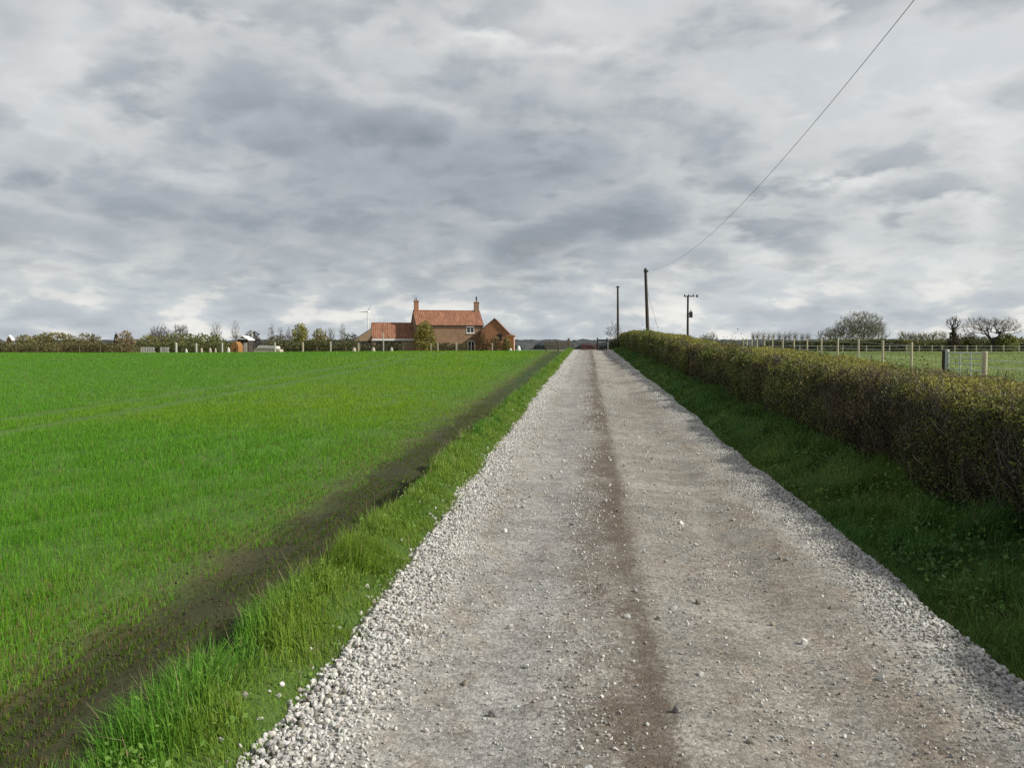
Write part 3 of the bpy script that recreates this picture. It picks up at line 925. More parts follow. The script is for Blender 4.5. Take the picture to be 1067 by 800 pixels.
def tree_meshes(seed, h, width, trunk_r, lobes=None, ntips=400, trunk=0.3, steep=0.6, path=0.25, ntw=3, twl=0.7, twig_min=0.02, c1=(0.085, 0.07, 0.055), c2=(0.16, 0.14, 0.115),
                budcol=None, nbud=0, lsb=0.12, wob=0.10, droop=0.0, pipe=0.58):
    """bare tree: twig tips fill the crown's lobes (in units of width/2 and height) and each joins the nearest suitable limb"""
    rr = np.random.default_rng(seed)
    lobes = lobes or [(0, 0, 0.62, 1.0, 0.42)]
    hw = width / 2
    vol = np.array([l[3] ** 2 * l[4] for l in lobes]); pick = rr.choice(len(lobes), ntips, p=vol / vol.sum())
    d = rr.normal(size=(ntips, 3)); d /= np.linalg.norm(d, axis=1)[:, None]
    q = d * (rr.uniform(0, 1, ntips) ** 0.45 * rr.uniform(0.86, 1.04, ntips))[:, None]
    Lb = np.array(lobes)[pick]
    tips = np.stack([(Lb[:, 0] + q[:, 0] * Lb[:, 3]) * hw, (Lb[:, 1] + q[:, 1] * Lb[:, 3]) * hw, (Lb[:, 2] + q[:, 2] * Lb[:, 4]) * h], 1)
    tips = tips[tips[:, 2] > 0.12 * h]
    nt_ = max(4, int(trunk * h / 0.4))
    nodes = [np.array([0, 0, -0.3])]; par = [-1]; plen = [0.0]
    bx, by = rr.normal(0, 0.02, 2) * h
    for i in range(1, nt_ + 1):
        t = i / nt_
        p = np.array([bx * t * t + rr.normal(0, 0.015), by * t * t + rr.normal(0, 0.015), trunk * h * t])
        plen.append(plen[-1] + np.linalg.norm(p - nodes[-1])); par.append(len(nodes) - 1); nodes.append(p)
    A = np.zeros((ntips * 12 + 200, 3)); A[:len(nodes)] = nodes
    PL = np.zeros(len(A)); PL[:len(nodes)] = plen; n = len(nodes)
    first = max(1, int(nt_ * 0.55))
    order = np.argsort(np.linalg.norm(tips - np.array([0, 0, trunk * h]), axis=1))
    seglen = max(0.35, h * 0.05)
    for ti in order:
        t = tips[ti]; D_ = t - A[first:n]; dist = np.linalg.norm(D_, axis=1)
        hor = np.hypot(D_[:, 0], D_[:, 1])
        cost = dist + path * PL[first:n] + 2.0 * np.maximum(0, steep * hor - D_[:, 2])
        j = int(np.argmin(cost)) + first
        L = np.linalg.norm(t - A[j]); k = min(10, max(1, int(L / seglen)))
        p0 = A[j].copy(); prev = j
        mid = (p0 + t) / 2 + np.array([0, 0, (-0.10 if droop == 0 else droop) * L]) + rr.normal(0, wob, 3) * L
        for i in range(1, k + 1):
            u_ = i / k
            p = (1 - u_) ** 2 * p0 + 2 * u_ * (1 - u_) * mid + u_ * u_ * t + (rr.normal(0, wob * 0.35, 3) * L / k if i < k else 0)
            A[n] = p; PL[n] = PL[prev] + np.linalg.norm(p - A[prev]); par.append(prev); prev = n; n += 1
            if n >= len(A) - 2: break
        if n >= len(A) - 14: break
    A = A[:n]; par = np.array(par[:n]); kids = np.zeros(n)
    haschild = np.zeros(n, bool); haschild[par[par >= 0]] = True
    kids[~haschild] = 1
    for i in range(n - 1, 0, -1): kids[par[i]] += kids[i]
    rad = np.maximum(twig_min, trunk_r * (kids / kids[1]) ** pipe)
    i1 = np.arange(1, n); i0 = par[1:]
    col = mixcol(c1, c2, ((1 - (kids[i1] / kids[1]) ** 0.3) + rr.uniform(-0.15, 0.15, n - 1)).clip(0, 1))
    big = kids[i1] > max(4, kids[1] * 0.02)
    res = []
    r0 = np.minimum(rad[i0], rad[i1] * 1.35)
    for msk in (big, ~big):
        p = Pile(); p.add(*twig_prisms(A[i0][msk], A[i1][msk], r0[msk], rad[i1][msk], col[msk])); res.append(p)
    tipn = np.where(kids <= 2)[0]
    base = np.repeat(tipn, ntw); B = A[base]; out_ = A[base] - A[par[base]]; out_ /= (np.linalg.norm(out_, axis=1)[:, None] + 1e-6)
    dd = out_ * 0.8 + rr.normal(0, 0.45, B.shape) + np.array([0, 0, 0.25 * steep + droop * 0.0]); dd /= np.linalg.norm(dd, axis=1)[:, None]
    E = B + dd * (twl * rr.uniform(0.4, 1.2, len(B)))[:, None]
    cc = mixcol(c2, np.array(c2) * 1.15, rr.uniform(0, 1, len(B))) * rr.uniform(0.8, 1.15, (len(B), 1))
    rt_ = np.full(len(B), twig_min * 0.75)
    res[1].add(*twig_prisms(B, E, rt_, rt_ * 0.6, cc))
    if nbud:
        k = rr.integers(0, len(E), nbud)
        Bp = E[k] + rr.normal(0, 0.06 * twl + 0.02, (nbud, 3))
        bc = np.asarray(budcol)[None] * rr.uniform(0.6, 1.3, (nbud, 1))
        res[1].add(*leaf_quads(Bp, lsb * rr.uniform(0.6, 1.4, nbud), bc))
    return res


_tree_cache = {}


def tree(name, px, pytop, Y, wpx, label, seed, cat='tree', group=None, key=None, trunk_r=0.25, zrot=0.0, **kw):
    p = at(px, pytop, Y); g = gz(p.x, Y)
    h = p.z - g; w = wpx / FOC * Y * 1.04
    e = empty(name, (p.x, Y, g), zrot, label, cat, group)
    if key and key in _tree_cache:
        t0, h0, w0 = _tree_cache[key]
        for ch in t0.children:
            c = ch.copy(); COL.objects.link(c); c.parent = e
        e.scale = (w / w0, w / w0, h / h0)
        return e
    tr, cr = tree_meshes(seed, h, w, trunk_r, **kw)
    tr.build('trunk', M['bark'], e); cr.build('crown', M['leaf'] if kw.get('nbud') else M['bark'], e)
    if key: _tree_cache[key] = (e, h, w)
    return e


# right-hand trees
tree('broad_tree', 897, 322.5, 190, 57, 'large domed leafless tree with dense pale twigs, tallest beyond the paddock', 11, trunk_r=0.40, lobes=[(0, 0, 0.55, 0.86, 0.40), (-0.3, 0, 0.45, 0.66, 0.32), (0.32, 0, 0.42, 0.66, 0.30)], ntips=1100, trunk=0.22, steep=0.35, path=0.35, ntw=6, twl=0.9,
     c1=(0.13, 0.122, 0.095), c2=(0.26, 0.25, 0.185), twig_min=0.028, budcol=(0.25, 0.25, 0.15), nbud=800, lsb=0.13)
tree('small_tree', 866, 342, 200, 26, 'smaller olive leafless tree just left of the large domed tree', 12, trunk_r=0.2, ntips=220, trunk=0.25, ntw=4, twl=0.7, c1=(0.10, 0.095, 0.06), c2=(0.18, 0.175, 0.11), twig_min=0.03, budcol=(0.17, 0.17, 0.08), nbud=700, lsb=0.16)
tree('spreading_oak', 1035, 328.5, 160, 61, 'bare spreading oak with dark forked limbs beyond the paddock', 29, trunk_r=0.46,
     lobes=[(-0.55, 0, 0.70, 0.45, 0.26), (0.45, 0, 0.68, 0.48, 0.24), (0.0, 0.3, 0.72, 0.4, 0.2), (-0.2, 0, 0.80, 0.4, 0.18), (0.15, -0.2, 0.74, 0.4, 0.2)], ntips=420, trunk=0.30, steep=0.05, path=0.22, ntw=5, twl=0.75, wob=0.17, pipe=0.60,
     c1=(0.038, 0.032, 0.028), c2=(0.115, 0.10, 0.09), twig_min=0.017)
tree('ivy_tree', 994, 328.5, 165, 17, 'slim bare tree with ivy clad dark trunk left of the oak', 14, trunk_r=0.42, lobes=[(0, 0, 0.78, 0.9, 0.22), (0.1, 0, 0.6, 0.6, 0.2)], ntips=90, trunk=0.62, steep=0.5, ntw=3, twl=0.6, c1=(0.03, 0.032, 0.022), c2=(0.13, 0.11, 0.095), twig_min=0.022)
iv = [o for o in COL.objects if o.name == 'ivy_tree'][0]
lf, st = bush_parts(2.2, 2.2, 4.6, 500, 4, 0.22, (0.06, 0.055, 0.03), (0.085, 0.06, 0.04), 141, 'upright', 0.3)
lf.build('ivy', M['leaf'], iv)
# poplar row
pp = [785, 790, 795.5, 801, 806, 812, 818, 823, 829, 836, 842]
for i, px in enumerate(pp):
    tree('poplar_tree', px, 344 + random.uniform(-1, 1.5), 300 + random.uniform(-6, 6), 6.0, 'bare upright tree in the hazy row behind the fence posts', 31, group='bare upright trees in the distant row',
         key='poplar', zrot=random.uniform(0, 6), trunk_r=0.18, lobes=[(0, 0, 0.6, 0.9, 0.42)], ntips=70, trunk=0.75, steep=1.3, ntw=2, twl=0.8, c1=(0.19, 0.185, 0.17), c2=(0.27, 0.265, 0.25), twig_min=0.04)  # pale bark colours stand in for distance haze
pp = [939, 946, 951, 957, 963, 969, 976, 982]
for i, px in enumerate(pp):
    tree('thicket_tree', px, 346 + random.uniform(-1.5, 1.5), 230 + random.uniform(-6, 6), 9, 'olive twiggy young tree in the row between domed tree and ivy clad tree', 33, group='young trees in the olive row',
         key='thicket', zrot=random.uniform(0, 6), trunk_r=0.12, lobes=[(0, 0, 0.58, 0.95, 0.44)], ntips=70, trunk=0.5, steep=1.0, ntw=3, twl=0.8, c1=(0.15, 0.145, 0.08), c2=(0.21, 0.205, 0.11), twig_min=0.04, budcol=(0.19, 0.19, 0.08), nbud=260, lsb=0.2)
tree('distant_tree', 741, 346, 330, 14, 'small grey bare tree just right of the transformer pole', 35, trunk_r=0.2, ntips=120, ntw=3, twl=0.9, c1=(0.15, 0.15, 0.15), c2=(0.22, 0.22, 0.22), twig_min=0.05)
tree('distant_tree', 733, 348.5, 340, 10, 'lower grey bare tree nearest the foot of the transformer pole', 36, trunk_r=0.2, ntips=100, ntw=3, twl=0.9, c1=(0.15, 0.15, 0.15), c2=(0.22, 0.22, 0.22), twig_min=0.05)
# hedgerows beyond the paddock
bush('boundary_hedge', 838, 354.5, 215, 76, 'dark green hedge behind the far fence posts', 'hedge', (0.055, 0.060, 0.030), (0.085, 0.095, 0.04), 151, 'block', 3500, 60, 0.34, 1, 0.25)
bush('boundary_hedge', 905, 352, 170, 76, 'olive brown hedge at the foot of the large domed tree', 'hedge', (0.075, 0.080, 0.035), (0.12, 0.125, 0.045), 152, 'block', 4500, 80, 0.28, 1, 0.28)
bush('boundary_hedge', 975, 354, 172, 72, 'mixed olive hedge at the foot of the ivy clad tree', 'hedge', (0.085, 0.085, 0.035), (0.14, 0.14, 0.045), 153, 'block', 4500, 80, 0.28, 1, 0.28)
bush('boundary_hedge', 1060, 351, 185, 100, 'olive green hedge behind the bare spreading oak', 'hedge', (0.085, 0.09, 0.035), (0.13, 0.135, 0.045), 154, 'block', 5500, 90, 0.28, 1, 0.28)
bush('green_bush', 1049, 348, 160, 24, 'rounded yellow green bush under right side of the bare oak', 'bush', (0.10, 0.115, 0.03), (0.17, 0.175, 0.04), 155, 'round', 1400, 30, 0.22)
bush('dark_bush', 1009, 346.5, 172, 26, 'dark twiggy bush under left side of the bare oak', 'bush', (0.05, 0.05, 0.03), (0.08, 0.08, 0.04), 156, 'round', 900, 60, 0.2, gap=0.5)

# left-hand boundary vegetation
def hedge_left(px0, px1, pyt, Y, label, c1, c2, seed, n=3500, gap=0.3, ls=0.17):
    return bush('garden_hedge', (px0 + px1) / 2, pyt, Y, px1 - px0, label, 'hedge', c1, c2, seed, 'block', n, 140, ls, 1, gap, tr=0.025)


hedge_left(-60, 60, 355, 112, 'brown twiggy hedge at the far left edge of the field', (0.075, 0.070, 0.032), (0.125, 0.120, 0.045), 161, 5000, 0.40, 0.15)
hedge_left(60, 142, 355.5, 111, 'mixed brown hedge between bank of olive trees and the field', (0.08, 0.068, 0.032), (0.13, 0.115, 0.045), 162, 4200, 0.38, 0.15)
hedge_left(142, 242, 355, 116, 'green topped hedge behind the white posts left of the shed', (0.055, 0.060, 0.025), (0.12, 0.125, 0.04), 163, 4800, 0.38, 0.16)
hedge_left(282, 374, 353.5, 116, 'dark green hedge between white roofed shed and farmhouse', (0.045, 0.050, 0.022), (0.10, 0.105, 0.035), 164, 5200, 0.30, 0.16)
hedge_left(374, 420, 356.5, 120, 'low dark hedge in front of the lower tiled wing', (0.04, 0.042, 0.022), (0.075, 0.075, 0.032), 165, 2200, 0.36, 0.15)
hedge_left(452, 484, 356.5, 122, 'low dark hedge along the farmhouse front wall', (0.04, 0.042, 0.022), (0.08, 0.08, 0.032), 166, 1600, 0.34, 0.15)
OL1, OL2 = (0.115, 0.105, 0.042), (0.185, 0.17, 0.06)
bush('hedgerow_tree', 26, 349, 150, 20, 'low olive bush at far left behind the hedge', 'bush', OL1, OL2, 171, 'round', 900, 30, 0.24)
bush('hedgerow_tree', 56, 346, 155, 46, 'wide olive brown thicket on the far left skyline', 'bush', OL1, OL2, 172, 'round', 2200, 40, 0.24)
bush('hedgerow_tree', 88, 347, 160, 36, 'brownish olive thicket right of the wide one', 'bush', (0.11, 0.09, 0.05), (0.165, 0.15, 0.07), 173, 'round', 1500, 40, 0.24, gap=0.48)
bush('hedgerow_tree', 130, 344.5, 140, 18, 'rounded pale brown bush standing above the hedge', 'bush', (0.19, 0.15, 0.085), (0.26, 0.21, 0.125), 174, 'round', 1200, 30, 0.18, gap=0.34)
bush('conifer_bush', 121, 346, 145, 7, 'small dark conifer beside the pale brown bush', 'bush', (0.02, 0.025, 0.018), (0.035, 0.04, 0.028), 175, 'upright', 500, 6, 0.2, gap=0.2)
bush('hedgerow_tree', 155, 349, 150, 24, 'yellowish bush below the dark brown trees', 'bush', (0.13, 0.125, 0.045), (0.2, 0.19, 0.07), 176, 'round', 1000, 30, 0.22)
tree('brown_tree', 167, 338.5, 190, 34, 'wide purplish brown bare tree on the left skyline', 41, trunk_r=0.3, lobes=[(0, 0, 0.56, 0.8, 0.42), (-0.4, 0, 0.45, 0.55, 0.33), (0.4, 0, 0.45, 0.55, 0.33)], ntips=420, ntw=4, twl=0.9, c1=(0.10, 0.085, 0.08), c2=(0.175, 0.15, 0.14), twig_min=0.035)
tree('brown_tree', 188, 339, 190, 18, 'smaller purplish brown bare tree beside the wide one', 42, trunk_r=0.25, ntips=220, ntw=4, twl=0.8, c1=(0.10, 0.085, 0.08), c2=(0.175, 0.15, 0.14), twig_min=0.035)
bush('hedgerow_tree', 186, 347, 150, 44, 'green olive thicket under the purplish brown trees', 'bush', (0.085, 0.095, 0.035), (0.15, 0.15, 0.05), 177, 'round', 1800, 40, 0.24)
bush('hedgerow_tree', 216, 347.5, 148, 36, 'green thicket below the first tall bare tree', 'bush', (0.09, 0.10, 0.035), (0.155, 0.16, 0.05), 178, 'round', 1500, 40, 0.24)
def tall(px, pyt, wpx, label, seed, Y=170, **kw):
    return tree('bare_tree', px, pyt, Y, wpx, label, seed, trunk_r=0.16, lobes=[(0, 0, 0.70, 0.8, 0.30), (0, 0, 0.5, 0.95, 0.28)], ntips=110, trunk=0.6, steep=1.1, ntw=3, twl=0.6, c1=(0.19, 0.175, 0.16), c2=(0.30, 0.285, 0.265), twig_min=0.022, **kw)
tall(225, 334, 15, 'tall bare twiggy tree left of the orange shelter', 43)
tall(245, 333.5, 11, 'slim bare tree standing directly behind the orange shelter', 44)
bush('dark_bush', 263, 344.5, 160, 21, 'dark rounded bare bush behind the white roofed shed', 'bush', (0.06, 0.052, 0.05), (0.10, 0.09, 0.085), 179, 'round', 1000, 60, 0.22, gap=0.4)
tall(283, 337.5, 10, 'bare tree rising left of the yellow willow', 45)
tall(293, 339, 9, 'grey bare tree between two others left of the yellow willow', 46)
tall(301, 340, 9, 'bare tree touching the left side of the yellow willow', 47)
bush('hedgerow_tree', 292, 349, 150, 34, 'grey brown undergrowth below the bare trees left of the willow', 'bush', (0.085, 0.08, 0.055), (0.13, 0.125, 0.08), 180, 'round', 1000, 60, 0.22, gap=0.48)
bush('yellow_willow', 313, 336.5, 145, 19, 'yellow green willow, brightest tree on the left skyline', 'tree', (0.17, 0.165, 0.03), (0.27, 0.25, 0.05), 181, 'round', 1700, 30, 0.19, gap=0.34)
bush('yellow_willow', 333, 341.5, 145, 22, 'lower duller yellow willow on the right of the bright one', 'tree', (0.14, 0.13, 0.035), (0.21, 0.19, 0.055), 182, 'round', 1300, 40, 0.19, gap=0.42)
tall(345, 340, 10, 'bare tree just right of the duller yellow willow', 48)
tall(357, 336, 9, 'tallest bare tree between yellow willows and farmhouse', 49)
bush('hedgerow_tree', 364, 347, 150, 20, 'grey bush against the left end of the farm buildings', 'bush', (0.09, 0.085, 0.07), (0.13, 0.125, 0.10), 183, 'round', 800, 60, 0.2, gap=0.5)
# in front of the farmhouse
bush('garden_bush', 443, 334.5, 141, 26, 'tall yellow green shrub in front of the farmhouse', 'bush', (0.12, 0.12, 0.028), (0.23, 0.21, 0.045), 184, 'round', 2600, 50, 0.17, gap=0.36)
bush('garden_bush', 503, 345, 142, 14, 'russet twiggy shrub between farmhouse and brick barn', 'bush', (0.12, 0.075, 0.035), (0.18, 0.11, 0.05), 185, 'upright', 800, 60, 0.15, gap=0.4)
bush('garden_bush', 516, 350, 142, 15, 'brown climbing shrub against the brick barn gable', 'bush', (0.10, 0.075, 0.035), (0.15, 0.115, 0.045), 186, 'round', 700, 60, 0.15, gap=0.44)
bush('garden_bush', 528, 350.5, 142, 10, 'green shrub at the right corner of the brick barn', 'bush', (0.09, 0.10, 0.028), (0.16, 0.155, 0.04), 187, 'round', 700, 30, 0.15, gap=0.36)
# by the end of the track
tree('blossom_tree', 640, 337, 88, 20, 'small twiggy blossoming tree at the far end of the track', 51, trunk_r=0.07, ntips=150, trunk=0.3, steep=0.3, ntw=3, twl=0.28, c1=(0.07, 0.06, 0.05), c2=(0.13, 0.115, 0.1), twig_min=0.011, budcol=(0.42, 0.40, 0.36), nbud=260, lsb=0.06)
bush('low_bush', 645, 352, 86, 26, 'low dark green bush under the blossoming tree', 'bush', (0.05, 0.055, 0.025), (0.09, 0.10, 0.035), 188, 'round', 900, 30, 0.10, gap=0.3)

# distant woods: one far mass
V0, T0 = ico(2)
fw = Pile(); k = 0
for band, (Yc, n, pyt) in enumerate(((1500, 300, 353.5), (500, 200, 354.6))):
    for i in range(n):
        px = rng.uniform(-180, 1250) if band == 0 else rng.uniform(470, 860)
        Y = Yc * rng.uniform(0.93, 1.15)
        p = at(px, pyt + rng.uniform(0, 1.3), Y); g = gz(p.x, Y)
        s = np.array([rng.uniform(8, 20) * Y / 700, rng.uniform(6, 12), p.z - g])
        v = V0 * (1 + 0.10 * rng.normal(size=(len(V0), 1))) * s + np.array([p.x, Y, g])
        c = np.ones((len(v), 3)) * np.array([0.060, 0.070, 0.070]) * rng.uniform(0.75, 1.15)  # blue-grey tint paints the haze into the woods
        fw.add(v, None, T0.copy(), c)
tag(fw.build('far_woods', M['bark']), 'dark grey band of far off woodland along the horizon', 'woodland', kind='stuff')


# ------------------------------------------------------------------ farmhouse
def roof_slab(x0, x1, y_e, z_e, y_r, z_r, pitch=0.30, amp=0.045, th=0.07, nper=6):
    """one pantiled slope from eaves (y_e,z_e) to ridge (y_r,z_r), corrugated along x"""
    n = max(2, int((x1 - x0) / pitch * nper)); X = np.linspace(x0, x1, n + 1)
    d = np.array([y_r - y_e, z_r - z_e]); L = np.linalg.norm(d); d /= L
    nrm = np.array([-d[1], d[0]]) * (1 if d[0] > 0 else -1)
    if nrm[1] < 0: nrm = -nrm
    rows = max(2, int(L / 0.33)); V = []
    for j in range(rows * 2):
        a_ = (j // 2 + (j % 2)) / rows * L; lift = 0.03 if j % 2 == 0 else 0.0
        o = np.array([y_e, z_e]) + d * a_
        w_ = amp * np.abs(np.sin((X - x0) / pitch * math.pi)) + th + lift
        V.append(np.stack([X, o[0] + nrm[0] * w_, o[1] + nrm[1] * w_], 1))
    J = rows * 2
    V.append(np.stack([X, np.full(n + 1, y_r), np.full(n + 1, z_r)], 1)); V.append(np.stack([X, np.full(n + 1, y_e), np.full(n + 1, z_e)], 1))
    V = np.array(V); J += 2
    id_ = np.arange(J * (n + 1)).reshape(J, n + 1)
    Qd = np.stack([id_[:-1, :-1], id_[:-1, 1:], id_[1:, 1:], id_[1:, :-1]], -1).reshape(-1, 4)
    Qe = np.stack([id_[-1, :-1], id_[-1, 1:], id_[0, 1:], id_[0, :-1]], -1)
    # ends
    T = []
    V = V.reshape(-1, 3)
    for c_ in (0, n):
        m_ = V[id_[:, c_]].mean(0)
        V = np.vstack([V, m_]); ci = len(V) - 1
        for j in range(J):
            T.append((ci, id_[j, c_], id_[(j + 1) % J, c_]))
    return V, np.concatenate([Qd, Qe]), np.array(T)


def gabled(parent, x0, x1, depth, eaves, ridge, wallmat, roofmat, over=0.18, yf=0.0, verge=0.12):
    mb = MB()
    n = 5
    prof_ = [(yf, -0.6), (yf, eaves), (yf + depth / 2, ridge - 0.03), (yf + depth, eaves), (yf + depth, -0.6)]
    V = [(x0, y, z) for y, z in prof_] + [(x1, y, z) for y, z in prof_]
    Qd = [(i, (i + 1) % n, n + (i + 1) % n, n + i) for i in (0, 3, 4)]
    Td = [(0, 2, 1), (0, 3, 2), (0, 4, 3), (n, n + 1, n + 2), (n, n + 2, n + 3), (n, n + 3, n + 4)]
    mb.add(V, Qd, Td)
    wall = mb.build('wall', wallmat, parent)
    sl = (ridge - eaves) / (depth / 2)
    rb = MB()
    for s in (0, 1):
        ye = yf - over if s == 0 else yf + depth + over
        rb.add(*roof_slab(x0 - verge, x1 + verge, ye, eaves - over * sl, yf + depth / 2, ridge))
    rb.tube([(x0 - verge, yf + depth / 2, ridge + 0.10), (x1 + verge, yf + depth / 2, ridge + 0.10)], 0.13, 8)
    roof = rb.build('roof', roofmat, parent)
    return wall, roof


def window(parent, cx, z0, z1, w, yface, panes=2, mat=None):
    f = MB(); t = 0.09
    f.box((cx, yface - 0.02, z0 + t / 2), (w, 0.10, t)); f.box((cx, yface - 0.02, z1 - t / 2), (w, 0.10, t))
    for k in range(panes + 1):
        f.box((cx - w / 2 + t / 2 + k * (w - t) / panes, yface - 0.023, (z0 + z1) / 2), (t, 0.10, z1 - z0 - 2 * t))
    fr = f.build('window', M['white'], parent)
    MB().box((cx, yface - 0.005, (z0 + z1) / 2), (w - 0.12, 0.05, z1 - z0 - 0.12)).build('pane', M['glass'], fr)
    MB().box((cx, yface - 0.06, z0 - 0.05), (w + 0.16, 0.16, 0.08)).build('sill', M['white'], fr)


def chimney(parent, x, y, z0, z1, w, mat, pots=2):
    c = MB()
    c.box((x, y, (z0 + z1) / 2), (w, w * 0.8, z1 - z0)); c.box((x, y, z1 + 0.05), (w + 0.14, w * 0.8 + 0.14, 0.12)); c.box((x, y, z1 + 0.16), (w + 0.04, w * 0.8 + 0.04, 0.10))
    ch = c.build('chimney', mat, parent)
    for k in range(pots):
        px_ = x + (k - (pots - 1) / 2) * w * 0.5
        MB().tube([(px_, y, z1 + 0.2), (px_, y, z1 + 0.55), (px_, y, z1 + 0.6), (px_, y, z1 + 0.66)], [0.13, 0.11, 0.14, 0.13], 10).build('chimney_pot', M['lichen'], ch)
    return ch


HY = 150.0
pc = at(465.5, 358, HY)
hz = -0.35
house = empty('farmhouse', (pc.x, HY, hz), R(5.05) + R(-180 * 0) - R(-9), 'brick farmhouse with orange pantile roof and two chimneys', 'house')
house.rotation_euler[2] = math.atan2(-pc.x, HY) + R(11)
Hw = 11.6
gabled(house, -Hw / 2, Hw / 2, 6.0, 5.18, 7.62, M['brick'], M['tile'], yf=-3.0, over=0.14)
chimney(house, -Hw / 2 + 0.45, 0, 6.6, 9.25, 0.75, M['brick_barn'], 1)
chimney(house, Hw / 2 - 0.45, 0, 6.6, 9.15, 0.8, M['brick'], 1)
g_ = MB(); g_.tube([(-Hw / 2 - 0.1, -3.24, 5.0), (Hw / 2 + 0.1, -3.24, 5.0)], 0.055, 8); g_.tube([(Hw / 2 - 0.15, -3.06, 4.95), (Hw / 2 - 0.15, -3.06, -0.2)], 0.04, 6)
g_.build('gutter', M['blackmetal'], house)
window(house, 3.55, 3.80, 4.92, 1.35, -3.0, 2)
dr = MB(); dr.box((3.15, -3.03, 1.15), (0.1, 0.12, 2.5)); dr.box((4.25, -3.03, 1.15), (0.1, 0.12, 2.5)); dr.box((3.7, -3.03, 2.44), (1.0, 0.12, 0.1)); dr.box((3.72, -3.033, 1.1), (0.14, 0.10, 2.4))
d_ = dr.build('door', M['white'], house)
MB().box((3.7, -3.0, 1.14), (1.0, 0.06, 2.46)).build('door_panel', M['dark'], d_)
# aerial on the left chimney and dish
ae = MB(); ae.tube([(-Hw / 2 + 0.2, 0.1, 9.2), (-Hw / 2 + 0.2, 0.1, 10.35)], 0.025, 6); ae.tube([(-Hw / 2 - 0.3, 0.1, 10.25), (-Hw / 2 + 0.8, 0.1, 10.15)], 0.02, 6)
for q_ in range(5): ae.tube([(-Hw / 2 - 0.2 + q_ * 0.22, -0.15, 10.22), (-Hw / 2 - 0.2 + q_ * 0.22, 0.35, 10.22)], 0.012, 5)
ae.build('aerial', M['blackmetal'], house)
ck = MB(); ck.tube([(Hw / 2 - 0.45, 0, 9.7), (Hw / 2 - 0.45, 0, 10.1), (Hw / 2 - 0.45, 0, 10.35)], [0.10, 0.16, 0.05], 8); ck.build('chimney_cowl', M['blackmetal'], house)

# lower wing
wing = empty('farmhouse_wing', (pc.x, HY, hz), 0, 'lower pantiled wing with white fascia left of the farmhouse', 'wing')
pw0 = at(386, 352, HY - 3); pw1 = at(431, 352, HY - 2)
wing.location = ((pw0.x + pw1.x) / 2, HY - 1.4, hz); wing.rotation_euler[2] = house.rotation_euler[2] - R(4)
Wl = (pw1.x - pw0.x) * 1.02
gabled(wing, -Wl / 2, Wl / 2, 5.2, 3.0, 5.45, M['brick_tan'], M['tile'], yf=-2.6, verge=0.08)
fb = MB(); fb.box((0, -2.82, 2.68), (Wl + 0.1, 0.06, 0.30)); fb.build('fascia', M['white'], wing)
ob = MB(); ob.box((-1.0, -2.62, 1.1), (4.2, 0.06, 2.4)); ob.build('doorway', M['dark'], wing)
# lean-to on its left
leanto = MB()
lx1 = -Wl / 2 - 0.02; lx0 = lx1 - 2.75
leanto.prism([(lx0, -0.5), (lx1, -0.5), (lx1, 4.55), (lx0, 2.75)], -2.3, 2.2)
leanto.build('side_wall', M['brick_tan'], wing)
lr = MB(); lr.prism([(lx0 - 0.2, 2.66), (lx1 - 0.09, 4.56), (lx1 - 0.09, 4.68), (lx0 - 0.2, 2.78)], -2.45, 2.35); lr.build('side_roof', M['lichen'], wing)
ob = MB(); ob.box(((lx0 + lx1) / 2, -2.32, 1.2), (2.3, 0.06, 2.5)); ob.build('doorway', M['dark'], wing)

# brick barn on the right
pb = at(516, 358, HY - 1)
barn = empty('brick_barn', (pb.x, HY - 1, hz), math.atan2(-pb.x, HY) - R(3), 'small red brick barn, its gable facing the field, right of the farmhouse', 'barn')
Bw = 4.6
mb = MB(); mb.prism([(-Bw / 2, -0.6), (Bw / 2, -0.6), (Bw / 2, 3.85), (0, 6.2), (-Bw / 2, 4.3)], -2.0, 5.0); mb.build('wall', M['brick_barn'], barn)
def side_slope(x_e, z_e, x_r, z_r, y0, y1, name, mat, par):
    V_, Q_, T_ = roof_slab(y0, y1, x_e, z_e, x_r, z_r)
    V_ = np.stack([V_[:, 1], V_[:, 0], V_[:, 2]], 1)
    return link(name, make_mesh(name, V_, Q_, T_, mat), par)
side_slope(-Bw / 2 - 0.15, 4.19, 0, 6.21, -2.12, 5.1, 'roof', M['tile'], barn)
side_slope(Bw / 2 + 0.12, 3.73, 0, 6.21, -2.12, 5.1, 'roof', M['tile'], barn)
MB().box((0.85, -2.01, 3.1), (0.8, 0.08, 1.1)).build('window', M['dark'], barn)
vb = MB(); vb.tube([(-Bw / 2 - 0.12, -2.14, 4.25), (0, -2.14, 6.34), (Bw / 2 + 0.12, -2.14, 3.8)], 0.06, 6); vb.build('verge_trim', M['lichen'], barn)
mb = MB(); mb.prism([(Bw / 2 + 0.003, -0.6), (Bw / 2 + 0.98, -0.6), (Bw / 2 + 0.98, 3.3), (Bw / 2 + 0.003, 3.6)], -1.4, 4.0); mb.build('side_wall', M['brick_orange_sunlit'], barn)
side_slope(Bw / 2 + 1.15, 3.22, Bw / 2 + 0.05, 3.70, -1.55, 4.1, 'side_roof', M['tile'], barn)
mb = MB(); mb.tube([(Bw / 2 + 1.0, -1.45, 3.2), (Bw / 2 + 1.0, -1.45, -0.4)], 0.05, 6); mb.build('downpipe', M['white'], barn)

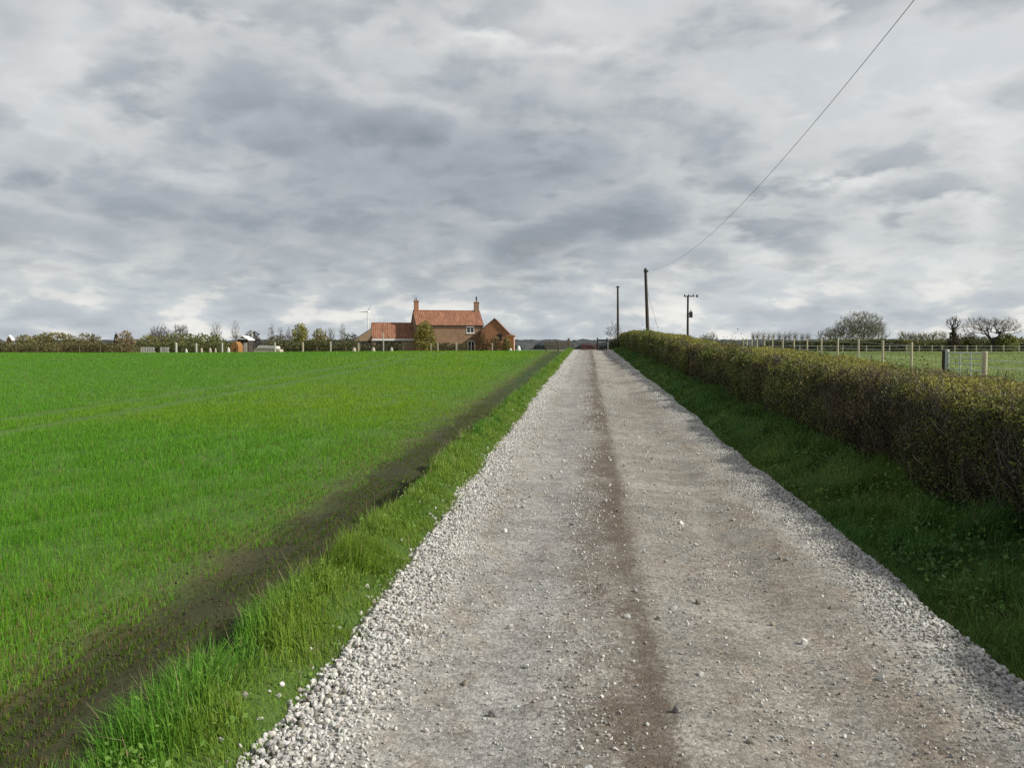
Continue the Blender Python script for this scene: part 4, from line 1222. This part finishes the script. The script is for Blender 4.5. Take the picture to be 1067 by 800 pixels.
# wind turbine
pt = at(383.5, 325, 172)
tb = empty('wind_turbine', (pt.x, 172, gz(pt.x, 172)), 0, 'small white wind turbine rising behind the farm buildings', 'turbine')
hh = pt.z - tb.location.z
MB().tube([(0, 0, -0.3), (0, 0, hh)], [0.16, 0.09], 10).build('mast', M['white'], tb)
MB().tube([(0, -0.55, hh), (0, -0.4, hh), (0, 0.5, hh), (0, 0.8, hh)], [0.05, 0.22, 0.22, 0.08], 10).build('nacelle', M['white'], tb)
for th in (62, 182, 302):
    d = (math.cos(R(th)), math.sin(R(th)))
    mb = MB(); L = 1.75
    w0 = np.array([-d[1], 0, d[0]]); dd = np.array([d[0], 0, d[1]]); o = np.array([0, -0.45, hh])
    V_ = []
    for r_, wd, tw in ((0.1, 0.07, 0.03), (0.35, 0.16, 0.02), (L, 0.05, 0.008)):
        for sy in (-1, 1):
            for sw in (-1, 1):
                V_.append(o + dd * r_ + w0 * wd * sw * 0.5 + np.array([0, tw * sy + 0.03 * sw, 0]))
    Q_ = []
    for i in (0, 4):
        Q_ += [(i, i + 1, i + 5, i + 4), (i + 2, i + 6, i + 7, i + 3), (i, i + 4, i + 6, i + 2), (i + 1, i + 3, i + 7, i + 5)]
    Q_ += [(0, 2, 3, 1), (8, 9, 11, 10)]
    mb.add(V_, Q_).build('blade', M['white'], tb)


# ------------------------------------------------------------------ left boundary bits
def post(px, pytop, Y, w, label, mat='tape', group=None, d=None):
    p = at(px, pytop, Y); g = gz(p.x, Y)
    mb = MB(); hgt = p.z - g + 0.2
    mb.box((0, 0, hgt / 2 - 0.2), (w, d or w, hgt))
    mb.add([(-w / 2, -w / 2, hgt - 0.2), (w / 2, -w / 2, hgt - 0.2), (w / 2, w / 2, hgt - 0.2), (-w / 2, w / 2, hgt - 0.2), (0, 0, hgt - 0.2 + w * 0.3)], (), [(0, 1, 4), (1, 2, 4), (2, 3, 4), (3, 0, 4)])
    o = mb.build('fence_post', M[mat], None, (p.x, Y, g))
    return tag(o, label, 'post', group)


G = 'pale posts along the far field edge'
post(183.5, 357.5, 97, 0.17, 'broad white post, leftmost of the tall pale posts', group=G)
post(204.5, 358, 97, 0.14, 'white post second from left, in front of the green topped hedge', group=G)
post(231.5, 357.5, 97, 0.13, 'white post nearest the orange shelter', group=G)
post(286.5, 357, 97, 0.12, 'white post in front of the low pale cover', group=G)
post(315.5, 357, 97, 0.17, 'thick pale timber post below the yellow willow', 'newwood', G)
post(344.5, 356, 97, 0.12, 'slim white post in front of the dark hedge', group=G)
post(373.5, 357.5, 97, 0.15, 'weathered post at the left corner of the farm buildings', 'newwood', G)
post(399.5, 347, 104, 0.10, 'tall thin white pole in front of the lower tiled wing', group=G)
post(449, 358, 99, 0.11, 'short pale post below the yellow green shrub', 'newwood', G)
post(456, 357.5, 99, 0.14, 'short pale post at right edge of the yellow green shrub', 'newwood', G)
post(475.5, 357.5, 99, 0.16, 'broad pale post left of the farmhouse door', 'newwood', G)
post(513, 357.5, 99, 0.14, 'pale post in front of the brick barn', 'newwood', G)
# low wires along that edge
wf = MB()
for zz in (0.45, 0.8):
    pts = []
    for px in range(-60, 560, 12):
        p = at(px, 360, 97); pts.append((p.x, 97.05, gz(p.x, 97) + zz))
    wf.tube(pts, 0.006, 4)
for px in list(range(-50, 180, 22)) + [260, 330, 360, 420, 495, 535, 552]:
    p = at(px, 358, 97); g = gz(p.x, 97)
    wf.tube([(p.x, 97.1, g - 0.2), (p.x, 97.1, g + 1.0)], 0.035, 6)
tag(wf.build('wire_fence', M['wood']), 'low post and wire fence along the far edge of the crop', 'fence')


def low_panels(px0, px1, pyt, Y, label):
    p0 = at(px0, pyt, Y); p1 = at(px1, pyt, Y); g = gz(p0.x, Y)
    e = empty('white_panel_fence', ((p0.x + p1.x) / 2, Y, g), 0, label, 'fence')
    W_ = p1.x - p0.x; h_ = p0.z - g; n_ = max(2, int(W_ / 0.28))
    mb = MB()
    for i in range(n_):
        mb.box((-W_ / 2 + (i + 0.5) * W_ / n_, 0, h_ / 2 + random.uniform(-0.05, 0.02)), (W_ / n_ * 0.72, 0.03, h_))
    mb.build('boards', M['tape'], e)
    mb = MB(); mb.box((0, 0.035, h_ * 0.8), (W_, 0.04, 0.09)); mb.box((0, 0.035, h_ * 0.4), (W_, 0.04, 0.09)); mb.build('rail', M['white'], e)


low_panels(146, 161, 361.5, 99, 'long low white boarded panel at foot of the hedge, on the left')
low_panels(166.5, 176, 361.5, 99, 'short low white boarded panel left of the broad white post')


def sack(px, pytop, Y, w, label, mat='white', name='bulk_bag'):
    p = at(px, pytop, Y); g = gz(p.x, Y); h_ = p.z - g
    n_ = 14; V_ = []; lv = [(0.0, 1.0), (0.15, 1.08), (0.5, 1.0), (0.8, 0.75), (0.95, 0.35), (1.0, 0.1)]
    rr = random.Random(int(px))
    for z_, r_ in lv:
        for k_ in range(n_):
            a_ = 2 * math.pi * k_ / n_; q_ = 1 + rr.uniform(-0.09, 0.09)
            V_.append((math.cos(a_) * w / 2 * r_ * q_, math.sin(a_) * w / 2 * r_ * q_ * 0.8, z_ * h_))
    Q_ = [(i * n_ + k_, i * n_ + (k_ + 1) % n_, (i + 1) * n_ + (k_ + 1) % n_, (i + 1) * n_ + k_) for i in range(len(lv) - 1) for k_ in range(n_)]
    T_ = [(5 * n_, 5 * n_ + k_, 5 * n_ + k_ + 1) for k_ in range(1, n_ - 1)]
    o = link(name, make_mesh(name, np.array(V_) * np.array([0.8, 0.8, 0.92]), Q_, T_, M[mat], None, True), None, (p.x, Y, g))
    return tag(o, label, 'bag')


sack(194, 362.5, 99, 0.40, 'pale sack between the first and second white posts', 'tape')
sack(210, 361.5, 99, 0.36, 'pale sack right beside the second white post', 'tan')
sack(219, 361.5, 99, 0.42, 'white sack midway between second and third white posts', 'tan')
sack(224.5, 362, 99, 0.3, 'small white sack left of the third white post', 'tan')
sack(238, 361, 100, 0.5, 'grey sack beside the orange shelter', 'tape')
sack(540.5, 359.5, 96, 0.55, 'white bag standing at the right end of the farm buildings')
sack(532, 362.2, 96, 0.45, 'smaller white bag left of the larger one by the barn', 'tape')
sack(408, 361, 104, 0.5, 'pale sack beside the tall thin white pole', 'tan')
sack(389, 361, 104, 0.6, 'pale sack in front of the tiled wing', 'tan')
sack(369, 361, 104, 0.6, 'pale sack at far left end of the tiled wing', 'tan')

# orange shelter
p0 = at(241.5, 356, 101); p1 = at(251, 356, 101); g = gz(p0.x, 101); W_ = (p1.x - p0.x) * 0.85; h_ = p0.z - g
sh = empty('orange_shelter', ((p0.x + p1.x) / 2, 101, g), 0, 'small orange round topped shelter left of the white roofed shed', 'shelter')
poly = [(-W_ / 2, -0.1), (W_ / 2, -0.1)] + [(W_ / 2 * math.cos(R(a_)), h_ * 0.55 + h_ * 0.45 * math.sin(R(a_))) for a_ in range(0, 181, 15)]
MB().prism(poly, -0.6, 0.8).build('shell', M['orange'], sh)
MB().box((W_ * 0.12, -0.62, h_ * 0.28), (W_ * 0.16, 0.06, h_ * 0.5)).build('doorway', M['dark'], sh)
# white-roofed shed
p0 = at(249, 354, 103); p1 = at(262, 354, 103); g = gz(p0.x, 103); W_ = p1.x - p0.x; ze = p0.z - g; zr = at(255, 350, 103).z - g
shd = empty('garden_shed', ((p0.x + p1.x) / 2, 103, g), 0, 'small dark shed with low white pitched roof and pale door', 'shed')
mb = MB(); mb.prism([(-W_ / 2 + 0.12, -0.1), (W_ / 2 - 0.12, -0.1), (W_ / 2 - 0.12, ze - 0.03), (0, zr - 0.06), (-W_ / 2 + 0.12, ze - 0.03)], -0.7, 0.9); mb.build('wall', M['pole'], shd)
mb = MB()
mb.prism([(-W_ / 2, ze - 0.09), (0, zr - 0.06), (0, zr + 0.03), (-W_ / 2, ze)], -0.95, 1.1); mb.prism([(0, zr - 0.06), (W_ / 2, ze - 0.09), (W_ / 2, ze), (0, zr + 0.03)], -0.95, 1.1)
mb.box((0, -0.9, (ze + zr) / 2 - 0.12), (W_ * 0.9, 0.05, 0.16)); mb.build('roof', M['white'], shd)
MB().box((W_ * 0.18, -0.715, ze * 0.42), (0.48, 0.05, ze * 0.8)).build('door', M['tape'], shd)
# pole beside it
pp_ = at(262.5, 344, 104); g = gz(pp_.x, 104)
tag(MB().tube([(0, 0, -0.3), (0, 0, pp_.z - g)], [0.06, 0.045], 8).build('thin_pole', M['tape'], None, (pp_.x, 104, g)), 'thin pale pole beside the white roofed shed', 'pole')
# low cover
p0 = at(265, 360, 101); p1 = at(294, 360, 101); g = gz(p0.x, 101); W_ = p1.x - p0.x; h_ = p0.z - g
cv = empty('cold_frame', ((p0.x + p1.x) / 2, 101, g), 0, 'long low pale cover with white top right of the shed', 'cold frame')
mb = MB(); mb.prism([(-W_ / 2, -0.1), (W_ / 2, -0.1), (W_ / 2 - 0.15, h_ * 0.6), (-W_ / 2 + 0.2, h_ * 0.72)], -0.5, 0.7); mb.build('body', M['tan'], cv)
mb = MB(); mb.prism([(-W_ * 0.36, h_ * 0.73), (W_ * 0.36, h_ * 0.66), (W_ * 0.34, h_ * 0.93), (-W_ * 0.30, h_)], -0.55, 0.75); mb.build('lid', M['tape'], cv)
# far cottages on the left skyline
for px, pyt, wpx, Yb, mt, lab in ((10.5, 349.5, 6, 260, 'white', 'tiny white building at the extreme left on the skyline'), (97, 351, 6, 230, 'tan', 'tiny pale pinkish cottage beyond the left hedge')):
    p = at(px, pyt, Yb); g = gz(p.x, Yb); W_ = wpx / FOC * Yb; h_ = p.z - g
    e = empty('cottage', (p.x, Yb, g), 0, lab, 'house')
    mb = MB(); mb.prism([(-W_ / 2, -0.5), (W_ / 2, -0.5), (W_ / 2, h_ * 0.72), (0, h_ * 0.97), (-W_ / 2, h_ * 0.72)], -0.5, 0.5); mb.build('wall', M['brick' if mt == 'white' else 'tan'], e)
    mb = MB(); mb.prism([(-W_ / 2 - 0.1, h_ * 0.70), (0, h_ * 0.94), (0, h_ * 1.02), (-W_ / 2 - 0.1, h_ * 0.78)], -0.7, 0.7); mb.prism([(0, h_ * 0.94), (W_ / 2 + 0.1, h_ * 0.70), (W_ / 2 + 0.1, h_ * 0.78), (0, h_ * 1.02)], -0.7, 0.7); mb.build('roof', M['white'] if mt == 'white' else M['lichen'], e)

# ------------------------------------------------------------------ end of the track
# wooden rails on the left
Ye = 82
pa = at(569, 357, Ye); pbb = at(594, 352.5, Ye); g = gz(pa.x, Ye)
rf = empty('rail_fence', (pa.x, Ye, g), 0, 'short weathered wooden rail fence left of the far end of the track', 'fence')
Lf = pbb.x - pa.x
for x_, top_ in ((0, pa.z - g), (Lf * 0.5, pa.z - g), (Lf * 0.94, pbb.z - g)):
    w_ = 0.13 if x_ < Lf * 0.9 else 0.2
    MB().box((x_, 0, top_ / 2 - 0.1), (w_, w_, top_ + 0.2)).build('post', M['wood'], rf)
for yy in (357, 359.5, 362):
    z_ = at(580, yy, Ye).z - g
    MB().box((Lf * 0.47, -0.12, z_), (Lf * 1.0, 0.04, 0.11)).build('rail', M['wood'], rf)
# red gate
Yg = 84
pa = at(607, 358.2, Yg); pb2 = at(622, 358.2, Yg); g = gz((pa.x + pb2.x) / 2, Yg); W_ = pb2.x - pa.x; h_ = pa.z - g
rg = empty('red_gate', ((pa.x + pb2.x) / 2, Yg, g), 0, 'faded red barred gate across the far end of the track', 'gate')
mb = MB()
for k_ in range(6): mb.tube([(-W_ / 2, 0, h_ * (0.12 + 0.176 * k_)), (W_ / 2, 0, h_ * (0.12 + 0.176 * k_))], 0.026, 6)
mb.build('bars', M['red'], rg)
MB().box((W_ / 2 - 0.04, 0.0, h_ * 0.53), (0.10, 0.12, h_ * 1.02)).build('upright', M['red'], rg); MB().box((-W_ / 2, 0.0, h_ * 0.53), (0.07, 0.12, h_ * 0.95)).build('upright', M['red'], rg)
# dark frame
pa = at(622.5, 353.5, Yg); pb2 = at(632.5, 353.5, Yg); W_ = pb2.x - pa.x; g = gz(pa.x, Yg); h_ = pa.z - g
df = empty('dark_gate', ((pa.x + pb2.x) / 2, Yg + 0.3, g), 0, 'narrow dark metal gate beside the red gate', 'gate')
for s_ in (-1, 1): MB().box((s_ * W_ / 2, 0, h_ / 2), (0.13, 0.13, h_ + 0.3)).build('post', M['blackmetal'], df)
mb = MB(); mb.box((0, 0, h_ - 0.08), (W_ - 0.14, 0.07, 0.14))
for k_ in range(4): mb.box((0, 0.0, h_ * (0.12 + 0.16 * k_)), (W_ - 0.14, 0.05, 0.09))
mb.box((0.0, 0.06, h_ * 0.36), (0.10, 0.04, h_ * 0.66)); mb.build('bars', M['blackmetal'], df)
post(633.5, 357.5, 82.5, 0.11, 'short white post at the right of the dark gate')
post(597.5, 357.5, 83, 0.11, 'short brown post where the rail fence meets the track', 'wood')

# ------------------------------------------------------------------ poles and cable
def pole(px, pytop, Y, lean_px=0, r=0.14, label='', arm=False):
    p = at(px, pytop, Y); q = at(px + lean_px, 362, Y); g = gz(q.x, Y)
    e = empty('utility_pole', (q.x, Y, g), 0, label, 'pole')
    o = np.array(e.location)
    t_ = np.array(p) - o
    MB().tube([(0, 0, -0.4), tuple(t_ * 0.5), tuple(t_)], [r * 1.15, r, r * 0.8], 12).build('shaft', M['pole'], e)
    return e, t_


e1, t1 = pole(672.5, 279.5, 75, 3.2, 0.14, 'thick leaning dark pole nearest the hedge that carries the overhead cable')
mb = MB(); mb.box((t1[0], t1[1], t1[2] - 0.25), (0.30, 0.34, 0.10)); mb.tube([(t1[0] + 0.2, t1[1] - 0.1, t1[2] - 0.35), (t1[0] + 0.2, t1[1] - 0.1, t1[2] - 0.15)], [0.05, 0.03], 8); mb.build('bracket', M['blackmetal'], e1)
MB().tube([(t1[0] * 0.95, 0.1, t1[2] * 0.82), (1.4, 1.6, 0.0)], 0.012, 5).build('stay_wire', M['wire'], e1)
e2, t2 = pole(643.7, 298, 118, 0.3, 0.15, 'slim dark pole at the far end of the track')
MB().box((t2[0], t2[1], t2[2] - 0.15), (0.5, 0.12, 0.12)).build('bracket', M['blackmetal'], e2)
e3, t3 = pole(716.8, 308, 128, -0.3, 0.16, 'dark pole with crossarm and transformer beyond the hedge')
MB().box((t3[0] + 0.15, t3[1] - 0.2, t3[2] - 0.12), (1.5, 0.12, 0.16)).build('crossarm', M['pole'], e3)
for dx in (-0.5, 0.1, 0.75):
    MB().tube([(t3[0] + dx, t3[1] - 0.2, t3[2] - 0.05), (t3[0] + dx, t3[1] - 0.2, t3[2] + 0.08), (t3[0] + dx, t3[1] - 0.2, t3[2] + 0.2)], [0.05, 0.10, 0.05], 8).build('insulator', M['lichen'], e3)
mb = MB(); mb.box((t3[0] + 1.15, t3[1] - 0.2, t3[2] - 0.13), (0.5, 0.05, 0.05)); mb.tube([(t3[0] + 1.3, t3[1] - 0.2, t3[2] - 0.28), (t3[0] + 1.3, t3[1] - 0.2, t3[2] + 0.1)], 0.13, 8); mb.build('fuse_carrier', M['blackmetal'], e3)
mb = MB(); mb.box((t3[0] + 0.42, -0.25, t3[2] * 0.66), (0.45, 0.45, 0.85)); mb.tube([(t3[0] + 0.42, -0.25, t3[2] * 0.66 + 0.42), (t3[0] + 0.42, -0.25, t3[2] * 0.66 + 0.72)], 0.07, 8)
mb.box((t3[0] + 0.2, -0.2, t3[2] * 0.66 + 0.1), (0.2, 0.1, 0.1)); mb.build('transformer', M['blackmetal'], e3)
# overhead cable
tp = at(672.5, 281.5, 75)
sight = [(952.6, 0), (902, 65), (869, 101.5), (826, 154), (789.6, 195.6), (742.5, 242.7), (706, 270), (690, 278.5)]
ky = []; kz = []
for px, py in sight:
    yv = tp.x / at(px, py, 1.0).x
    if yv < 62: ky.append(yv); kz.append(at(px, py, yv).z)
ky.append(75.0); kz.append(tp.z)
fit = np.polyfit(ky, kz, 3)
pts = [(tp.x, yv, float(np.polyval(fit, yv))) for yv in np.arange(6, 74.5, 1.2)]
sl_ = (pts[1][2] - pts[0][2]) / 1.2
pts = [(tp.x, yv, pts[0][2] + sl_ * (yv - 6) * (1 - (6 - yv) * 0.01)) for yv in np.arange(-16, 5.9, 2.0)] + pts + [(tp.x, 74.9, tp.z)]
print('CABLE', [(round(a_, 1), round(b_, 2)) for a_, b_ in zip(ky, kz)])
cb = MB().tube(pts, 0.0055, 6).build('overhead_cable', M['wire'], None, None, True)
tag(cb, 'single overhead cable sagging from the leaning pole across the sky', 'cable')

# ------------------------------------------------------------------ paddock fences and gate
XF = 15.0
pxs = [950, 920, 894.6, 873, 856, 841, 827.5, 815.6, 805, 796.4, 789, 783.3, 778.5, 774.5]
fe = empty('paddock_fence', (XF, 50, gz(XF, 50)), 0, 'new pale post and wire fence running along the paddock beyond the hedge', 'fence')
fo = np.array(fe.location)
tops = []
for i, px in enumerate(pxs):
    Y = XF / at(px, 358, 1.0).x
    g = gz(XF, Y); h_ = 1.45 + 0.04 * math.sin(i * 7.3)
    r_ = 0.055
    lx = 0.03 * math.sin(i * 3.1)
    MB().tube([(XF - fo[0], Y - fo[1], g - fo[2] - 0.3), (XF - fo[0] + lx, Y - fo[1], g - fo[2] + h_ - 0.04), (XF - fo[0] + lx, Y - fo[1], g - fo[2] + h_)], [r_, r_, r_ * 0.7], 10).build('post', M['newwood'], fe)
    tops.append((XF - fo[0] + lx, Y - fo[1], g - fo[2]))
for zz in (0.35, 0.65, 0.95, 1.3):
    MB().tube([(x_ - 0.08, y_, z_ + zz) for x_, y_, z_ in tops], 0.008, 4).build('wire', M['galv'], fe)
# far fence of the paddock
f2 = empty('far_fence', (30, 105, gz(30, 105)), 0, 'low pale post and rail fence at the far side of the paddock', 'fence')
fo2 = np.array(f2.location); pl = []
for i, px in enumerate([802, 833.5, 852, 878.4, 903, 927, 945, 958, 971.5, 982, 995, 1008, 1017.5, 1033, 1046, 1062, 1082, 1100]):
    p = at(px, 359.6, 105); g = gz(p.x, 105)
    MB().box((p.x - fo2[0], 0, (p.z + g) / 2 - fo2[2] - 0.1), (0.11, 0.11, p.z - g + 0.2)).build('post', M['newwood'], f2)
    pl.append((p.x - fo2[0], -0.07, g - fo2[2]))
for zz in (0.4, 0.75): MB().tube([(x_, y_, z_ + zz) for x_, y_, z_ in pl], 0.014, 4).build('rail', M['galv'], f2)
# galvanised gate
def at_x(px):  # where the sight line through px meets the fence line
    return XF / at(px, 358, 1.0).x
Y0, Y1 = at_x(987), at_x(1026.5)
g0 = gz(XF, Y0); g1 = gz(XF, Y1)
gt = empty('paddock_gate', (XF, (Y0 + Y1) / 2, (g0 + g1) / 2), 0, 'galvanised metal field gate between two timber posts beyond the hedge', 'gate')
go = np.array(gt.location)
def P(Y, z): return (XF - go[0], Y - go[1], z - go[2])
zt0 = at(987, 365.2, Y0).z; zt1 = at(1026.5, 366.8, Y1).z
MB().tube([P(Y0 + 0.25, g0 - 0.3), P(Y0 + 0.25, zt0 + 0.0), P(Y0 + 0.25, zt0 + 0.03)], [0.10, 0.10, 0.08], 12).build('gate_post', M['pole'], gt)
MB().tube([P(Y0 - 0.03, g0 - 0.3), P(Y0 - 0.03, zt0), P(Y0 - 0.03, zt0 + 0.03)], [0.08, 0.08, 0.06], 12).build('gate_post', M['galv'], gt)
MB().tube([P(Y1, g1 - 0.3), P(Y1, zt1), P(Y1, zt1 + 0.03)], [0.095, 0.095, 0.08], 12).build('gate_post', M['newwood'], gt)
mb = MB(); ya, yb = Y0 - 0.16, Y1 + 0.2
za = (zt0 + zt1) / 2 - 0.07; zb = (g0 + g1) / 2 + 0.15
for k_ in range(5): mb.tube([P(ya, zb + (za - zb) * (k_ / 4) ** 0.9), P(yb, zb + (za - zb) * (k_ / 4) ** 0.9)], 0.022 if k_ < 4 else 0.028, 8)
for f_ in (0.0, 0.36, 0.68, 1.0): mb.tube([P(ya + (yb - ya) * f_, zb), P(ya + (yb - ya) * f_, za)], 0.028, 8)
mb.build('gate_leaf', M['galv'], gt)
# tape fence nearer than the gate
tf = empty('tape_fence', (XF, 26, gz(XF, 26)), 0, 'two pale tape strands running right from the galvanised gate', 'fence')
to = np.array(tf.location)
for zz in (0.62, 0.9):
    MB().tube([(XF - to[0], yv - to[1], gz(XF, yv) + zz - to[2] - 0.02 * math.sin((yv % 5) / 5 * math.pi)) for yv in np.arange(10, Y1 - 0.1, 0.8)], 0.018, 6).build('tape', M['tape'], tf)
for yv in (27.6, 22.6, 17.6, 12.6): MB().tube([(XF - to[0] + 0.08, yv - to[1], gz(XF, yv) - to[2] - 0.2), (XF - to[0] + 0.08, yv - to[1], gz(XF, yv) - to[2] + 1.1)], 0.05, 8).build('post', M['newwood'], tf)

# ------------------------------------------------------------------ sky, sun, camera
SUN_AZ, SUN_EL = 98.0, 36.5     # azimuth clockwise from the track direction (+Y)
w = bpy.data.worlds.new('World'); scene.world = w; w.use_nodes = True
nt = w.node_tree; nt.nodes.clear()
out = nt.nodes.new('ShaderNodeOutputWorld'); bg = nt.nodes.new('ShaderNodeBackground'); bg.inputs[1].default_value = 0.1
nt.links.new(bg.outputs[0], out.inputs[0])
sky = nt.nodes.new('ShaderNodeTexSky'); sky.sky_type = 'NISHITA'; sky.sun_disc = False
sky.sun_elevation = R(SUN_EL); sky.sun_rotation = R(SUN_AZ)
D = nt.nodes.new('ShaderNodeTexCoord').outputs['Generated']
sep = nt.nodes.new('ShaderNodeSeparateXYZ'); nt.links.new(D, sep.inputs[0])
def layer(c):
    zc = mathn(nt, 'ADD', mathn(nt, 'MAXIMUM', sep.outputs[2], 0.0), c)
    comb = nt.nodes.new('ShaderNodeCombineXYZ')
    nt.links.new(mathn(nt, 'DIVIDE', sep.outputs[0], zc), comb.inputs[0]); nt.links.new(mathn(nt, 'DIVIDE', sep.outputs[1], zc), comb.inputs[1])
    return comb.outputs[0]
Pl = layer(0.26)                                   # position on the cloud layer
wn = noise(nt, Pl, 2.6, 4, 0.55)
warp = vmath(nt, 'SCALE', vmath(nt, 'SUBTRACT', wn.outputs['Color'], (0.5, 0.5, 0.5)), scale=0.13)
Pw = vmath(nt, 'ADD', Pl, warp)
val = lin0 = mathn(nt, 'ADD', 0.0, 0.0)
# large cloud masses, each named by its compass direction and height
wn2 = noise(nt, D, 5.0, 4, 0.5)
Dw = vmath(nt, 'ADD', D, vmath(nt, 'SCALE', vmath(nt, 'SUBTRACT', wn2.outputs['Color'], (0.5, 0.5, 0.5)), scale=0.20))
masses = [(70, 105, 80, 38, 0.20), (350, 45, 60, 34, 0.20), (515, 20, 55, 28, 0.26), (60, 20, 120, 50, 0.08), (830, 55, 130, 60, 0.18), (1010, 130, 110, 80, 0.14), (850, 215, 120, 35, 0.18),
          (450, 115, 110, 40, -0.08), (180, 180, 150, 30, -0.08), (440, 190, 120, 35, -0.09), (670, 165, 120, 40, -0.16), (560, 225, 130, 38, -0.18), (640, 255, 120, 20, -0.16),
          (1000, 250, 120, 40, -0.06), (870, 320, 160, 25, 0.04), (760, 295, 110, 20, 0.20), (700, 215, 90, 22, 0.12), (300, 290, 200, 22, 0.06), (560, 60, 70, 40, 0.06), (240, 40, 60, 50, -0.06)]
for px, py, sx, sy, amp in masses:
    c_ = ray(px, py).normalized()
    kx, kz = FOC / sx * 0.75, FOC / sy * 0.75
    ln = vmath(nt, 'LENGTH', vmath(nt, 'MULTIPLY', vmath(nt, 'SUBTRACT', Dw, tuple(c_)), (kx, kx, kz)))
    gss = mathn(nt, 'POWER', 2.718, mathn(nt, 'MULTIPLY', mathn(nt, 'MULTIPLY', ln, ln), -0.5))
    val = mathn(nt, 'ADD', val, mathn(nt, 'MULTIPLY', gss, amp))
def sm(x, lo, hi):
    n = nt.nodes.new('ShaderNodeMapRange'); n.interpolation_type = 'SMOOTHSTEP'
    nt.links.new(x, n.inputs[0]); n.inputs[1].default_value = lo; n.inputs[2].default_value = hi
    return n.outputs[0]
cc = mixc(nt, noise(nt, Pw, 2.0, 5, 0.5).outputs[0], (0.40, 0.435, 0.47), (0.66, 0.67, 0.67))
for off, sc, thr, infl, k_sh in (((1.3, 4.1, 0), 2.0, 0.38, 0.22, 1.0), ((6.2, 2.7, 0), 2.9, 0.44, 0.30, 0.9), ((3.9, 9.4, 0), 1.5, 0.46, 0.34, 1.0), ((8.4, 5.5, 0), 2.4, 0.48, 0.28, 0.8)):
    v = vmath(nt, 'ADD', Pw, off)
    n1 = noise(nt, v, sc, 8, 0.53).outputs[0]
    v2 = vmath(nt, 'ADD', vmath(nt, 'ADD', vmath(nt, 'SCALE', Pw, scale=0.955), (0.05, 0, 0)), off)
    n2 = noise(nt, v2, sc, 6, 0.53).outputs[0]
    dens = mathn(nt, 'SUBTRACT', n1, mathn(nt, 'MULTIPLY', val, infl))
    alpha = sm(dens, thr - 0.02, thr + 0.105)
    thick = sm(dens, thr - 0.02, thr + 0.22)
    lit = mathn(nt, 'MULTIPLY', mathn(nt, 'SUBTRACT', n1, n2), 1.15)
    sh = mathn(nt, 'ADD', mathn(nt, 'SUBTRACT', 0.76, mathn(nt, 'MULTIPLY', thick, 0.52)), lit)
    sh = mathn(nt, 'ADD', sh, mathn(nt, 'MULTIPLY', val, 0.6))
    colr = ramp(nt, sh, [(0.0, (0.180, 0.200, 0.226)), (0.30, (0.280, 0.304, 0.334)), (0.55, (0.396, 0.418, 0.440)), (0.8, (0.585, 0.594, 0.588)), (1.0, (0.78, 0.78, 0.76))])
    cc = mixc(nt, alpha, cc, colr)
# low band: far cloud rows with gaps to pale blue and small bright cumulus
L1 = noise(nt, vmath(nt, 'MULTIPLY', vmath(nt, 'ADD', D, vmath(nt, 'SCALE', vmath(nt, 'SUBTRACT', wn2.outputs['Color'], (0.5, 0.5, 0.5)), scale=0.03)), (1, 1, 2.6)), 15, 7, 0.53).outputs[0]
lowf = ramp(nt, sep.outputs[2], [(0.0, (1, 1, 1)), (0.035, (0.9, 0.9, 0.9)), (0.075, (0.35, 0.35, 0.35)), (0.13, (0, 0, 0))])
low = ramp(nt, L1, [(0.32, (0.36, 0.40, 0.455)), (0.46, (0.45, 0.50, 0.55)), (0.53, (0.54, 0.575, 0.60)), (0.58, (0.76, 0.755, 0.73)), (0.66, (0.86, 0.845, 0.80))])
cc = mixc(nt, mathn(nt, 'MULTIPLY', lowf, 0.75), cc, low)
cc10 = vmath(nt, 'SCALE', cc, scale=10.0)
fin = mixc(nt, 0.08, cc10, sky.outputs[0])
nt.links.new(fin, bg.inputs[0])

sl = bpy.data.lights.new('Sun', 'SUN'); sl.energy = 4.5; sl.angle = R(2.0); sl.color = (1.0, 0.95, 0.86)
so = bpy.data.objects.new('Sun', sl); COL.objects.link(so)
sd = Vector((math.sin(R(SUN_AZ)) * math.cos(R(SUN_EL)), math.cos(R(SUN_AZ)) * math.cos(R(SUN_EL)), math.sin(R(SUN_EL))))
so.rotation_euler = (-sd).to_track_quat('-Z', 'Y').to_euler(); so.location = (30, -10, 40)

cam = bpy.data.cameras.new('Camera'); cam.sensor_width = 36; cam.lens = FOC / 1067 * 36; cam.clip_end = 12000; cam.clip_start = 0.05
co = bpy.data.objects.new('Camera', cam); COL.objects.link(co)
co.location = (0, 0, EYE); co.rotation_euler = (R(90) - PITCH, 0, YAW)
scene.camera = co
vs = scene.view_settings
vs.view_transform = 'Standard'; vs.look = 'None'; vs.exposure = 0.25; vs.gamma = 1; vs.use_curve_mapping = False
scene.cycles.max_bounces = 6
scene.cycles.use_denoising = False
